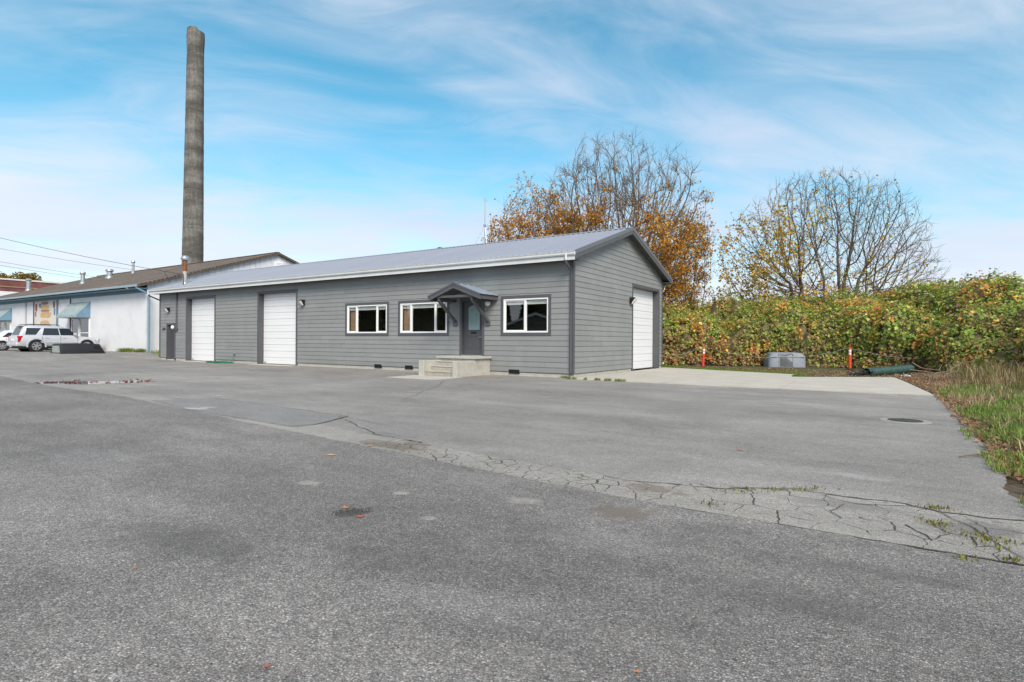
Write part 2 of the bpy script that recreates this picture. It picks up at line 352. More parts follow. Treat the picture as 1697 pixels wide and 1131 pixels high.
# the yard: worn asphalt from the road up to and round the buildings; ragged right edge against the verge
LXS = [-160, -90, -60, -45, -38] + [-33.5 + 0.5 * i for i in range(14)] + [-20, -10, 0, 5, 8]
edge = jag([(9.5, -0.42), (9.55, -3), (9.5, -6), (9.45, -9), (9.3, -10.6), (9.6, -11.5), (10.6, -12.2), (11.2, -12.6)], 0.05, 0.055, 4)
mb = MB(); V = [(x, -12.6, gh(x)) for x in LXS] + [(9.2, -12.6, 0)]; V2 = [(x, -0.40, gh(x)) for x in LXS] + [(9.2, -0.40, 0)]
n = len(V); mb.add(V + V2, [(i, i + 1, n + i + 1, n + i) for i in range(n - 1)])
mb2 = [(9.2, -0.40, 0)] + [(p.x, p.y, 0) for p in edge] + [(9.2, -12.6, 0)]
for a, b in zip(edge[:-1], edge[1:]):
    mb.add([(9.2, max(-12.6, a.y), 0), (max(a.x, 9.21), a.y, 0), (max(b.x, 9.21), b.y, 0), (9.2, max(-12.6, b.y), 0)], [(0, 1, 2, 3)])
V = [(x, -0.40, gh(x)) for x in LXS if x <= 0] + [(0.2, -0.40, 0)]; V2 = [(p[0], 40, p[2]) for p in V]; n = len(V)
mb.add(V + V2, [(i, i + 1, n + i + 1, n + i) for i in range(n - 1)])
tag(in_frame(mb.build('yard_asphalt', MATS['lot_asphalt'])), kind='structure')
# the coarser road in front
ex = [(-160, -12.0), (-60, -11.4), (-30, -10.6), (-15.5, -10.3), (-9.1, -10.95), (-5, -11.05), (1, -11.78), (3.5, -12.05), (5.6, -12.3), (7, -12.42), (9.1, -12.46), (13, -12.5), (40, -12.6)]
edge = jag(ex[:3], 2.0, 0.02)[:-1] + jag(ex[2:5], 0.3, 0.05)[:-1] + jag(ex[4:12], 0.05, 0.035, 2)[:-1] + jag(ex[11:], 1.0, 0.05)
strip('road', edge, [Vector((p.x, -70)) for p in edge], 0.012, MATS['road_asphalt'])
# older, paler asphalt between road and yard, broken up by crazing further right
up = [(-16, -10.2), (-9, -9.95), (-5, -10.5), (-1, -11.1), (1.5, -11.25), (3.0, -11.45), (5.0, -11.72), (6.75, -11.88), (7.9, -11.42), (9.35, -11.35), (10.4, -11.9)]
edge = jag(up, 0.07, 0.06, 9)
strip('old_asphalt_strip', edge, [Vector((p.x, -12.62)) for p in edge], 0.003, MATS['old_asphalt'])
pp = [gl(250, 664), gl(362, 660.5), gl(480, 677), gl(577, 691), gl(530, 703), gl(488, 708.5), gl(310, 680)]
pj = jag(pp + [pp[0]], 0.1, 0.03, 12)[:-1]; mb = MB().poly([(p.x, p.y, 0.0075) for p in pj]); tag(in_frame(mb.build('asphalt_patch', MATS['patch_asphalt'])), kind='structure')

# crazed pieces: real broken slabs with open joints
def clip(poly, p, nrm):
    out = []
    for i in range(len(poly)):
        a, b = poly[i], poly[(i + 1) % len(poly)]; da, db = (a - p).dot(nrm), (b - p).dot(nrm)
        if da <= 0: out.append(a)
        if da * db < 0: out.append(a + (b - a) * (da / (da - db)))
    return out
def upper(x):
    for (a, b) in zip(up[:-1], up[1:]):
        if a[0] <= x <= b[0]: return a[1] + (b[1] - a[1]) * (x - a[0]) / (b[0] - a[0])
    return -11.5
crz = tag(in_frame(thing('crazed_asphalt', None, None)), kind='structure')
rr = random.Random(3); seeds = []
x = 3.5
while x < 9.3:
    s = 0.15 if x < 6.4 else (0.18 if x < 7.4 else 0.27)
    y = -12.34
    while y < upper(x) + 0.02: seeds.append(Vector((x + rr.uniform(-.45, .45) * s, y + rr.uniform(-.45, .45) * s))); y += s * rr.uniform(0.55, 0.95)
    x += s * rr.uniform(0.9, 1.2)
bed = MB()
for i, p in enumerate(seeds):
    near = sorted((q for q in seeds if q is not p), key=lambda q: (q - p).length_squared)[:14]
    poly = [p + Vector(d) * 0.3 for d in ((-1, -1), (1, -1), (1, 1), (-1, 1))]
    for q in near:
        d = (q - p); poly = clip(poly, (p + q) / 2, d)
        if len(poly) < 3: break
    poly = clip(poly, Vector((0, upper(p.x) + 0.03 * rr.random())), Vector((0, 1))) if len(poly) > 2 else poly
    poly = clip(poly, Vector((0, -12.42)), Vector((0, -1))) if len(poly) > 2 else poly
    if len(poly) < 3: continue
    fine = []
    for a, b in zip(poly, poly[1:] + poly[:1]):
        m_ = max(1, int((b - a).length / 0.022))
        for j in range(m_):
            q = a + (b - a) * (j / m_)
            q = q + Vector((mnoise.noise((q.x * 14, q.y * 14, 1)) * .016 + mnoise.noise((q.x * 45, q.y * 45, 2)) * .006, mnoise.noise((q.x * 14, q.y * 14, 5)) * .016 + mnoise.noise((q.x * 45, q.y * 45, 7)) * .006))
            w = max(0.0006, 0.0080 * (0.62 + 1.0 * mnoise.noise((q.x * 3.1, q.y * 3.1, 9)) + .5 * mnoise.noise((q.x * 17, q.y * 17, 3))) * (1.25 if p.x < 6.6 else .9))
            fine.append(q + (p - q).normalized() * w)
    zt = 0.0104; tx = ty = 0.0
    k = len(fine); V = [(q.x, q.y, 0.004) for q in fine] + [(q.x, q.y, zt + (q.x - p.x) * tx + (q.y - p.y) * ty) for q in fine]
    mb = MB().add(V, [tuple(range(k, 2 * k))] + [(j, (j + 1) % k, k + (j + 1) % k, k + j) for j in range(k)])
    mb.build('asphalt_piece', MATS['old_asphalt'], crz)
be = jag([(3.3, -11.58), (5.0, -11.7), (6.75, -11.86), (7.9, -11.42), (9.3, -11.36)], 0.1, 0.01, 1)
mb = MB(); V = []
for p in be: V += [(p.x, p.y, 0.0090), (p.x, -12.44, 0.0090)]
mb.add(V, [(2 * i, 2 * i + 1, 2 * i + 3, 2 * i + 2) for i in range(len(be) - 1)]); mb.build('joint_bed', MATS['crack_fill'], crz)
# single cracks across the yard
def crack(pxs, w0, w1, seed, z=0.0085):
    pts = jag([gl(*p) for p in pxs], 0.06, 0.05, seed); mb = MB(); n = len(pts); V = []
    for i, p in enumerate(pts):
        d = (pts[min(i + 1, n - 1)] - pts[max(i - 1, 0)]).normalized(); nr = Vector((-d.y, d.x)); u = i / (n - 1)
        w = (w0 + (w1 - w0) * u) * (0.45 + 1.1 * abs(mnoise.noise((p.x * 9, p.y * 9, seed)))) 
        V += [(p.x + nr.x * w, p.y + nr.y * w, z), (p.x - nr.x * w, p.y - nr.y * w, z)]
    mb.add(V, [(2 * i, 2 * i + 1, 2 * i + 3, 2 * i + 2) for i in range(n - 1)])
    tag(in_frame(mb.build('pavement_crack', MATS['crack_fill'])), kind='structure')
crack([(735, 632), (727, 640), (700, 650), (668, 664)], 0.012, 0.006, 1)
crack([(345, 660), (420, 668), (490, 679), (577, 690)], 0.012, 0.014, 2)
crack([(577, 691), (548, 699), (520, 705), (470, 707)], 0.016, 0.006, 3)
crack([(1000, 793), (1060, 801), (1180, 810), (1320, 813), (1400, 826), (1500, 838), (1560, 850), (1640, 862), (1697, 866)], 0.005, 0.018, 5, 0.015)
crack([(1330, 815), (1400, 834), (1440, 838), (1510, 842)], 0.004, 0.006, 6, 0.015)
crack([(1540, 846), (1590, 868), (1630, 890), (1697, 930)], 0.006, 0.008, 7, 0.016)
crack([(1395, 838), (1380, 850), (1395, 862)], 0.006, 0.004, 8, 0.015)
crack([(1420, 862), (1445, 868), (1460, 866)], 0.007, 0.004, 9, 0.015)
crack([(1500, 873), (1530, 890), (1545, 900)], 0.008, 0.006, 10, 0.015)
crack([(1600, 892), (1625, 912), (1660, 910)], 0.008, 0.006, 11, 0.015)
crack([(640, 705), (560, 690), (620, 720), (700, 735)], 0.005, 0.01, 12)
# concrete apron beside the building, three slabs with open joints
def slab(name, loop, z0, z1, m, jagged=0.0):
    pts = [Vector(p) for p in loop]
    if jagged: pts = jag(loop + [loop[0]], 0.15, jagged, 21)[:-1]
    mb = MB().extrude([(p[0], p[1], z0) for p in pts], (0, 0, z1 - z0)); return in_frame(mb.build(name, m))
apron = tag(in_frame(thing('concrete_apron', None, None)), kind='structure')
for loop in ([(0.03, -0.42), (3.1, -0.44), (3.12, 8.0), (-0.1, 9.35), (-0.1, 8.85), (0.03, 8.85)], [(3.115, -0.44), (6.2, -0.42), (6.2, 5.4), (5.75, 5.3), (5.7, 6.95), (3.135, 7.98)], [(6.215, -0.42), (9.42, -0.38), (9.1, 3.5), (8.75, 7.3), (6.215, 5.42)]):
    MB().extrude([(p[0], p[1], -0.03) for p in jag(loop + [loop[0]], 0.3, 0.012, 30)[:-1]], (0, 0, 0.055)).build('concrete_slab', MATS['pad_concrete'], apron)
mb = MB()
tag(slab('step_slab', [(-5.05, -3.35), (-3.0, -3.3), (-3.0, -1.95), (-5.0, -1.95)], -0.02, 0.012, MATS['pad_concrete'], 0.03), kind='structure')
for (x0, x1) in ((-23.6, -21.1), (-16.9, -14.2)):
    tag(slab('door_sill', [(x0 - .2, -0.62), (x1 + .25, -0.6), (x1 + .2, -0.02), (x0 - .2, -0.02)], -0.02, 0.010, MATS['pad_concrete'], 0.03), kind='structure')
# puddle
pl = [gl(*p) for p in [(44, 636), (70, 633.5), (120, 632.5), (160, 633), (200, 631.8), (240, 631.2), (262, 632), (225, 634.5), (180, 636.4), (140, 637.6), (90, 637.2)]]
pl = jag(pl + [pl[0]], 0.12, 0.05, 6)[:-1]
wm = bpy.data.materials.new('water'); wm.use_nodes = True; b = wm.node_tree.nodes['Principled BSDF']
b.inputs['Base Color'].default_value = (0.05, 0.05, 0.048, 1); b.inputs['Roughness'].default_value = 0.03; b.inputs['IOR'].default_value = 1.33; b.inputs['Specular IOR Level'].default_value = 0.8
tag(in_frame(MB().poly([(p.x, p.y, 0.006) for p in pl]).build('puddle', wm)), kind='structure')
# ============================================================ GREY BUILDING
LEN, DEP, EXP = 26.9, 8.8, 0.1785
EAVE_Y, EAVE_Z, RIDGE_Y, RIDGE_Z, RAKE_X = -0.45, 4.09, 4.4, 5.63, 0.32
SL = (RIDGE_Z - EAVE_Z) / (RIDGE_Y - EAVE_Y)
def roof_z(y): return RIDGE_Z - SL * abs(y - RIDGE_Y)
gb = thing('metal_roofed_workshop', 'long low grey clapboard workshop with pale metal roof and white roll-up doors', 'building', C0, ROTZ)
S = MATS['siding']; TD = MATS['trim_dark']
F_OPEN = [  # front openings: outer trim x0,x1,z0,z1 ; trim width sides/top/bottom
    dict(k='side', x0=-26.12, x1=-25.10, z0=0.0, z1=2.11), dict(k='gar', x0=-23.98, x1=-21.0, z0=0.0, z1=3.53), dict(k='gar', x0=-17.26, x1=-14.16, z0=0.0, z1=3.53),
    dict(k='win', x0=-10.89, x1=-8.29, z0=1.385, z1=2.77), dict(k='win', x0=-7.77, x1=-5.15, z0=1.385, z1=2.77),
    dict(k='door', x0=-4.65, x1=-3.53, z0=0.64, z1=2.75), dict(k='win', x0=-2.81, x1=-0.795, z0=1.385, z1=2.77)]
G_OPEN = [dict(k='gar', x0=5.12, x1=8.40, z0=0.03, z1=3.53)]
T = 0.16   # wall thickness behind the sheathing plane
def wall_rects(x0, x1, z0, z1, opens):
    xs_ = sorted({x0, x1} | {o['x0'] for o in opens} | {o['x1'] for o in opens}); out = []
    for a, b in zip(xs_[:-1], xs_[1:]):
        o = next((o for o in opens if o['x0'] <= a and b <= o['x1']), None)
        if not o: out.append((a, b, z0, z1))
        else:
            if o['z0'] > z0 + 0.01: out.append((a, b, z0, o['z0']))
            if o['z1'] < z1 - 0.01: out.append((a, b, o['z1'], z1))
    return out
mb = MB()
for (a, b, c, d) in wall_rects(-LEN, 0, 0.12, 3.86, F_OPEN): mb.box(a, b, 0.0, T, c, d)
for (a, b, c, d) in wall_rects(T, DEP, 0.12, 3.86, G_OPEN): mb.box(-T, 0, a, b, c, d)
mb.extrude([(-T, T, 3.86), (-T, DEP, 3.86), (-T, RIDGE_Y, roof_z(RIDGE_Y) - 0.2)], (T, 0, 0))
mb.box(-LEN, -LEN + T, T, DEP, 0.12, 3.86); mb.extrude([(-LEN, 0, 3.86), (-LEN, DEP, 3.86), (-LEN, RIDGE_Y, RIDGE_Z - 0.2)], (T, 0, 0))
mb.box(-LEN + T, -T, DEP - T, DEP, 0.12, 3.86)
mb.build('wall', S, gb)
for (a, b, c, d, e, f) in ((-11.5, -0.4, T, 3.3, 0.5, 0.56), (-11.5, -0.4, T, 3.3, 3.0, 3.05), (-5.0, -4.92, T, 3.2, 0.56, 3.0), (-11.5, -0.4, 3.2, 3.3, 0.56, 3.0), (-11.6, -11.5, T, 3.3, 0.5, 3.05), (-0.4, -0.35, T, 3.3, 0.5, 3.05)): MB().box(a, b, c, d, e, f).build('interior_partition', MATS['interior'], gb)
# foundation
for (a, b) in ((-LEN + 0.02, -26.12), (-25.10, -23.98), (-21.0, -17.26), (-14.16, -0.01)): MB().box(a, b, 0.012, 0.15, -0.1, 0.15).build('foundation', MATS['concrete'], gb)
for (a, b) in ((0.15, 5.12), (8.40, DEP)): MB().box(-0.15, -0.012, a, b, -0.1, 0.15).build('foundation', MATS['concrete'], gb)
# clapboards, one by one
rb = random.Random(11); nboards = [0]
def board_front(x0, x1, z0, z1, zfull):
    th = lambda z: 0.026 - 0.016 * (z - zfull) / EXP     # lapped: thick at the butt, thin at the top
    lip = 0.012
    V = []
    for x in (x0, x1): V += [(x, -th(z0), z0), (x, 0.001, z0), (x, 0.001, z1 + (lip if z1 >= zfull + EXP - .001 else 0)), (x, -th(z1), z1)]
    MB().add(V, [(0, 1, 2, 3), (7, 6, 5, 4), (0, 4, 5, 1), (3, 2, 6, 7), (0, 3, 7, 4)]).build('siding_board', S, gb)
def courses(x0, x1, ztop, opens, fn, seed):
    r_ = random.Random(seed); k = 0
    while True:
        z0 = 0.15 + k * EXP; z1 = min(z0 + EXP, ztop)
        if z0 > ztop - 0.03: break
        xs_ = sorted({x0, x1} | {o['x0'] for o in opens} | {o['x1'] for o in opens}); runs = []
        for a, b in zip(xs_[:-1], xs_[1:]):
            o = next((o for o in opens if o['x0'] <= a and b <= o['x1']), None); lo, hi = z0, z1
            if o and o['z0'] < z1 and o['z1'] > z0:
                if o['z0'] > z0 + 0.02: hi = o['z0']
                elif o['z1'] < z1 - 0.02: lo = o['z1']
                else: continue
            if runs and runs[-1][1] == a and runs[-1][2:] == (lo, hi): runs[-1] = (runs[-1][0], b, lo, hi)
            else: runs.append((a, b, lo, hi))
        for (a, b, lo, hi) in runs:
            x = a; first = True
            while x < b - 1e-6:
                L_ = r_.uniform(0.9, 3.66) if first else 3.66
                e = b if x + L_ > b - 0.5 else x + L_
                fn(x + (0.0025 if x > a else 0), e - (0.0025 if e < b else 0), lo, hi, z0); x = e; first = False
        k += 1
courses(-LEN + 0.09, -0.09, 3.80, F_OPEN, board_front, 5)
def board_gable(y0, y1, z0, z1, zfull):
    th = lambda z: 0.026 - 0.016 * (z - zfull) / EXP
    def lim(y, z):    # rake line under the roof
        h = (RIDGE_Z - 0.16 - z) / SL; return min(max(y, RIDGE_Y - h), RIDGE_Y + h)
    if RIDGE_Z - 0.16 - z0 <= 0.02: return
    a0, b0, a1, b1 = lim(y0, z0), lim(y1, z0), lim(y0, z1), lim(y1, z1)
    if b0 - a0 < 0.03: return
    V = []
    for (ya, yb) in ((a0, a1), (b0, b1)): V += [(th(z0), ya, z0), (-0.001, ya, z0), (-0.001, yb, z1), (th(z1), yb, z1)]
    MB().add(V, [(0, 1, 2, 3), (7, 6, 5, 4), (0, 4, 5, 1), (3, 2, 6, 7), (0, 3, 7, 4)]).build('siding_board', S, gb)
courses(0.09, DEP - 0.09, 5.45, G_OPEN, board_gable, 8)
# corner boards
for (x, y, nm) in ((0, 0, 1), (0, DEP, 2), (-LEN, 0, 3)):
    if nm == 1:
        MB().box(-0.09, 0.034, -0.034, 0.0, 0.12, 3.81).build('corner_board', TD, gb); MB().box(0.0, 0.034, 0.0005, 0.09, 0.12, 3.95).build('corner_board', TD, gb)
    elif nm == 2: MB().box(0.0, 0.034, DEP - 0.09, DEP + 0.034, 0.12, 3.9).build('corner_board', TD, gb)
    else: MB().box(-LEN - 0.034, -LEN + 0.09, -0.034, 0.0, 0.12, 3.81).build('corner_board', TD, gb)
# openings on a wall: P(a, out, z) maps wall coordinates (along, outward, up)
def PF(a, o, z): return (a, -o, z)
def PG(a, o, z): return (o, a, z)
def wbox(P, a0, a1, o0, o1, z0, z1, mb=None):
    mb = mb or MB(); c = [P(a, o, z) for z in (z0, z1) for (a, o) in ((a0, o0), (a1, o0), (a1, o1), (a0, o1))]
    return mb.add(c, [(0, 3, 2, 1), (4, 5, 6, 7), (0, 1, 5, 4), (1, 2, 6, 5), (2, 3, 7, 6), (3, 0, 4, 7)])
def trim(P, o, w, parent, bottom=True, proud=0.034, head=None):
    head = head or w
    for (a, b, c, d) in ((o['x0'], o['x0'] + w, o['z0'], o['z1'] - head), (o['x1'] - w, o['x1'], o['z0'], o['z1'] - head), (o['x0'], o['x1'], o['z1'] - head, o['z1'])) + (((o['x0'] + w, o['x1'] - w, o['z0'], o['z0'] + w),) if bottom else ()):
        wbox(P, a, b, -0.0, proud, c, d).build('trim_board', TD, parent, bevel=0.003)
def garage(P, o, name='garage_door', zb=0.0, flip=False):
    w = 0.10; trim(P, o, w, gb, bottom=False)
    a0, a1, zt = o['x0'] + w, o['x1'] - w, o['z1'] - w
    for (a, b) in ((a0 - 0.02, a0), (a1, a1 + 0.02)): wbox(P, a, b, -0.34, 0.0, o['z0'], zt).build('jamb', TD, gb)
    wbox(P, a0, a1, -0.34, 0.0, zt, zt + 0.02).build('jamb', TD, gb)
    door = bpy.data.objects.new(name, None); COL.objects.link(door); door.parent = gb
    n = 11; h = (zt - zb) / n
    for i in range(n):
        z0, z1 = zb + i * h, zb + (i + 1) * h; g_ = 0.004
        prof = [(-0.30, z0 + g_), (-0.256, z0 + g_), (-0.25, z0 + g_ + 0.012), (-0.25, z0 + h * .42), (-0.2545, z0 + h * .45), (-0.2545, z0 + h * .52), (-0.25, z0 + h * .55), (-0.25, z1 - 0.016), (-0.256, z1 - g_), (-0.30, z1 - g_)]
        L_ = [P(a0 + 0.004, q[0], q[1]) for q in prof]; vec = Vector(P(a1 - 0.004, 0, 0)) - Vector(P(a0 + 0.004, 0, 0))
        MB().extrude(L_, vec).build('door_section', MATS['white_door'], door)
    wbox(P, a0 + 0.004, a1 - 0.004, -0.31, -0.305, zb, zt).build('backing', MATS['black_metal'], door)
    wbox(P, a0 + 0.10, a0 + 0.20, -0.25, -0.225, zb + 0.06, zb + 0.09).build('handle', MATS['black_metal'], door)
    if flip: wbox(P, a0 + 0.06, a0 + 0.20, -0.25, -0.235, zb + 0.82, zb + 0.92).build('lock', MATS['black_metal'], door)
    wbox(P, a0, a1, -0.30, -0.25, o['z0'] - 0.002, zb + 0.004).build('bottom_seal', MATS['black_metal'], door)
for o in F_OPEN:
    if o['k'] == 'gar': garage(PF, o, zb=0.02)
garage(PG, G_OPEN[0], zb=0.06, flip=True)
def window(o, mulls, curtain=False, split=None):
    tw = 0.105; trim(PF, o, tw, gb)
    w = bpy.data.objects.new('window', None); COL.objects.link(w); w.parent = gb
    a0, a1, z0, z1 = o['x0'] + tw, o['x1'] - tw, o['z0'] + tw, o['z1'] - tw * .75
    wbox(PF, a0, a1, -0.0, 0.028, o['z1'] - tw, z1).build('head_trim', TD, w) if z1 > o['z1'] - tw else None
    z1 = o['z1'] - tw; f = 0.055; W_ = MATS['white_vinyl']
    for (a, b, c, d) in ((a0, a0 + f, z0, z1), (a1 - f, a1, z0, z1), (a0 + f, a1 - f, z0, z0 + f), (a0 + f, a1 - f, z1 - f, z1)):
        wbox(PF, a, b, -0.08, 0.022, c, d).build('frame', W_, w, bevel=0.004)
    cuts = [a0 + f] + list(mulls) + [a1 - f]
    for m_ in mulls: wbox(PF, m_ - 0.026, m_ + 0.026, -0.07, 0.010, z0 + f, z1 - f).build('mullion', W_, w, bevel=0.004)
    for i in range(len(cuts) - 1):
        a = cuts[i] + (0.026 if i else 0); b = cuts[i + 1] - (0.026 if i < len(cuts) - 2 else 0); out = -0.012 if (i % 2 == 0) else -0.035
        if i % 2 == 0:
            s = 0.034
            for (p, q, c, d) in ((a, a + s, z0 + f, z1 - f), (b - s, b, z0 + f, z1 - f), (a + s, b - s, z0 + f, z0 + f + s), (a + s, b - s, z1 - f - s, z1 - f)):
                wbox(PF, p, q, -0.05, 0.002, c, d).build('sash', W_, w, bevel=0.003)
            a += s; b -= s
        wbox(PF, a, b, out - 0.004, out, z0 + f, z1 - f).build('pane', MATS['glass'], w)
        wbox(PF, a - .01, b + .01, -0.10, -0.07, z1 - f - 0.15, z1 - f - 0.01).build('blind', MATS['blind'], w)
    if curtain:
        mb = MB(); n = 14; V = []
        for i in range(n + 1):
            x = a0 + f + (0.46 * i / n); yy = 0.13 + 0.02 * math.sin(i * 2.1)
            V += [(x, yy, z0 + 0.02), (x + 0.02 * math.sin(i), yy, z1 - 0.06)]
        mb.add(V, [(2 * i, 2 * i + 1, 2 * i + 3, 2 * i + 2) for i in range(n)]).build('curtain', MATS['curtain'], w)
window(F_OPEN[3], (-10.20, -9.0), curtain=True); window(F_OPEN[4], (-7.09, -5.86), curtain=True); window(F_OPEN[6], (-1.81,))
# entry door
def arch_loop(x0, x1, z0, z1, o, n=10, rise=0.09):
    L_ = [PF(x0, o, z0), PF(x1, o, z0)]
    for i in range(n + 1):
        t = i / n; x = x1 + (x0 - x1) * t; L_.append(PF(x, o, z1 - rise + rise * math.sin(math.pi * t)))
    return L_
def panel(x0, x1, z0, z1, o, parent, m):
    for (a, b, c, d) in ((x0, x1, z0, z0 + .018), (x0, x1, z1 - .018, z1), (x0, x0 + .018, z0 + .018, z1 - .018), (x1 - .018, x1, z0 + .018, z1 - .018)):
        wbox(PF, a, b, o, o + 0.008, c, d).build('moulding', m, parent)
    wbox(PF, x0 + .045, x1 - .045, o, o + 0.006, z0 + .045, z1 - .045).build('raised_panel', m, parent, bevel=0.004)
o = F_OPEN[5]; trim(PF, o, 0.10, gb, bottom=False)
dr = bpy.data.objects.new('entry_door', None); COL.objects.link(dr); dr.parent = gb; DM = MATS['door_dark']
a0, a1, z0, zt = -4.55, -3.63, 0.685, 2.65
for (a, b) in ((a0 - .02, a0), (a1, a1 + .02)): wbox(PF, a, b, -0.16, 0.0, 0.64, zt).build('jamb', DM, gb)
wbox(PF, a0, a1, -0.16, 0.0, zt, zt + .02).build('jamb', DM, gb); wbox(PF, a0, a1, -0.16, 0.03, 0.645, 0.685).build('threshold', MATS['galvanised'], gb)
wbox(PF, a0 + .004, a1 - .004, -0.145, -0.10, z0 + .006, zt - .004).build('leaf', DM, dr, bevel=0.002)
MB().extrude(arch_loop(-4.33, -3.81, 1.60, 2.50, -0.0995), (0, -0.004, 0)).build('glass_light', MATS['frosted'], dr)
mb = MB(); 
for (L1, d) in ((arch_loop(-4.36, -3.78, 1.57, 2.535, -0.099), 0),):
    L2 = arch_loop(-4.33, -3.81, 1.60, 2.50, -0.099); n = len(L1)
    V = [Vector(p) for p in L1] + [Vector(p) for p in L2] + [Vector(p) + Vector((0, -.014, 0)) for p in L1] + [Vector(p) + Vector((0, -.014, 0)) for p in L2]
    mb.add(V, [(2 * n + i, 2 * n + (i + 1) % n, 3 * n + (i + 1) % n, 3 * n + i) for i in range(n)] + [(i, (i + 1) % n, 2 * n + (i + 1) % n, 2 * n + i) for i in range(n)] + [(n + i, n + (i + 1) % n, 3 * n + (i + 1) % n, 3 * n + i) for i in range(n)])
mb.build('light_frame', DM, dr)
for (a, b, c, d) in ((-4.40, -4.13, 0.90, 1.38), (-4.05, -3.78, 0.90, 1.38)): panel(a, b, c, d, -0.10, dr, DM)
wbox(PF, -4.22, -3.96, -0.10, -0.088, 1.46, 1.53).build('mail_slot', MATS['black_metal'], dr, bevel=.003)
wbox(PF, -3.71, -3.665, -0.10, -0.085, 1.23, 1.42).build('lock_plate', mat('painters_tape', (0.08, 0.2, 0.42), 0.6), dr)
MB().tube([PF(-3.69, -0.09, 1.33), PF(-3.69, -0.03, 1.33), PF(-3.80, -0.03, 1.33)], 0.011, 6).build('handle', MATS['galvanised'], dr)
# side door at the far end
o = F_OPEN[0]; trim(PF, o, 0.10, gb, bottom=False)
sdn = bpy.data.objects.new('side_door', None); COL.objects.link(sdn); sdn.parent = gb
wbox(PF, -26.02, -26.0, -0.22, 0.0, 0.0, 2.01).build('jamb', TD, gb); wbox(PF, -25.2, -25.18, -0.22, 0.0, 0.0, 2.01).build('jamb', TD, gb)
wbox(PF, -26.02, -25.18, -0.22, -0.18, 0.03, 2.01).build('leaf', DM, sdn)
for (a, b) in ((-25.93, -25.66), (-25.56, -25.29)):
    for (c, d) in ((0.25, 0.9), (1.05, 1.6), (1.68, 1.9)): panel(a, b, c, d, -0.18, sdn, DM)
MB().lathe([(0.0, 0.14), (0.03, 0.15), (0.03, 0.18)], 10, (-25.28, 1.0), 'y').build('knob', MATS['galvanised'], sdn)
wbox(PF, -26.0, -25.2, -0.2, 0.05, 0.0, 0.03).build('threshold', MATS['white_gutter'], gb)
# crawl-space vents
for (a, b) in ((-9.1, -8.69), (-7.38, -6.97), (-2.46, -2.03)):
    v = wbox(PF, a, b, 0.0, 0.03, 0.075, 0.215).build('foundation_vent', MATS['black_void'], gb)
    for i in range(3): wbox(PF, a, b, 0.029, 0.036, 0.09 + i * .045, 0.10 + i * .045).build('louvre', MATS['black_metal'], v)
# wall lamps
def wallpack(P, a, z, d=1):
    w = bpy.data.objects.new('wall_lamp', None); COL.objects.link(w); w.parent = gb
    L_ = [P(a, 0.03, z - .13), P(a, 0.03, z + .13), P(a, 0.22, z + .13), P(a, 0.22, z + .08), P(a, .09, z - .13)]
    vec = Vector(P(a + .16, 0, 0)) - Vector(P(a, 0, 0)); MB().extrude(L_, vec).build('housing', MATS['black_metal'], w, bevel=.006)
    L_ = [P(a - .145, .05, z - .115), P(a - .145, .05, z + .10), P(a - .145, .24, z + .10), P(a - .145, .11, z - .115)]
    L_ = [P(a + .015, .224, z + .075), P(a + .015, .095, z - .125), P(a + .015, .15, z - .125), P(a + .015, .30, z + .06)]
    vec = Vector(P(a + .145, 0, 0)) - Vector(P(a + .015, 0, 0)); MB().extrude(L_, vec).build('lens', MATS['lens_glass'], w, bevel=.006)
wallpack(PF, -13.76, 2.89); wallpack(PF, -25.88, 2.86); wallpack(PG, 4.82, 2.82)
pl_ = bpy.data.objects.new('porch_lamp', None); COL.objects.link(pl_); pl_.parent = gb
MB().lathe([(0.075, -0.0), (0.075, -0.05), (0.05, -0.06)], 16, (-3.30, 2.53), 'y').build('base', MATS['black_metal'], pl_)
MB().lathe([(0.03, -0.05), (0.075, -0.07), (0.098, -0.11), (0.1, -0.14), (0.085, -0.19), (0.05, -0.225), (0.01, -0.235)], 18, (-3.30, 2.53), 'y').build('globe', MATS['white_vinyl'], pl_, smooth=True)
# conduit, meter lamp, hose bib
MB().tube([PF(-24.93, 0.055, 3.8), PF(-24.93, 0.055, 1.78)], 0.045, 8).build('conduit', TD, gb)
wbox(PF, -25.0, -24.8, 0.03, 0.14, 1.70, 1.82).build('junction_box', TD, gb)
MB().lathe([(0.04, -0.12), (0.10, -0.15), (0.12, -0.2), (0.08, -0.26), (0.02, -0.28)], 14, (-25.08, 1.86), 'y').build('lamp_globe', MATS['white_vinyl'], gb, smooth=True)
MB().tube([PF(-19.16, 0.03, 0.42), PF(-19.16, 0.10, 0.42), PF(-19.16, 0.12, 0.36)], 0.016, 6).lathe([(0.035, 0.43), (0.035, 0.45)], 8, (-19.16, -0.08)).build('hose_tap', MATS['black_metal'], gb)
# house number
fm = MATS['black_metal']
cu = bpy.data.curves.new('house_number', 'FONT'); cu.body = '319'; cu.size = 0.24; cu.extrude = 0.008; cu.align_x = 'CENTER'
ho = bpy.data.objects.new('house_number', cu); COL.objects.link(ho)
dg = bpy.context.evaluated_depsgraph_get(); me = bpy.data.meshes.new_from_object(ho.evaluated_get(dg)); bpy.data.objects.remove(ho)
ho = link('house_number', me, fm, gb); ho.location = (-26.40, -0.036, 1.69); ho.rotation_euler = (R(90), 0, 0)

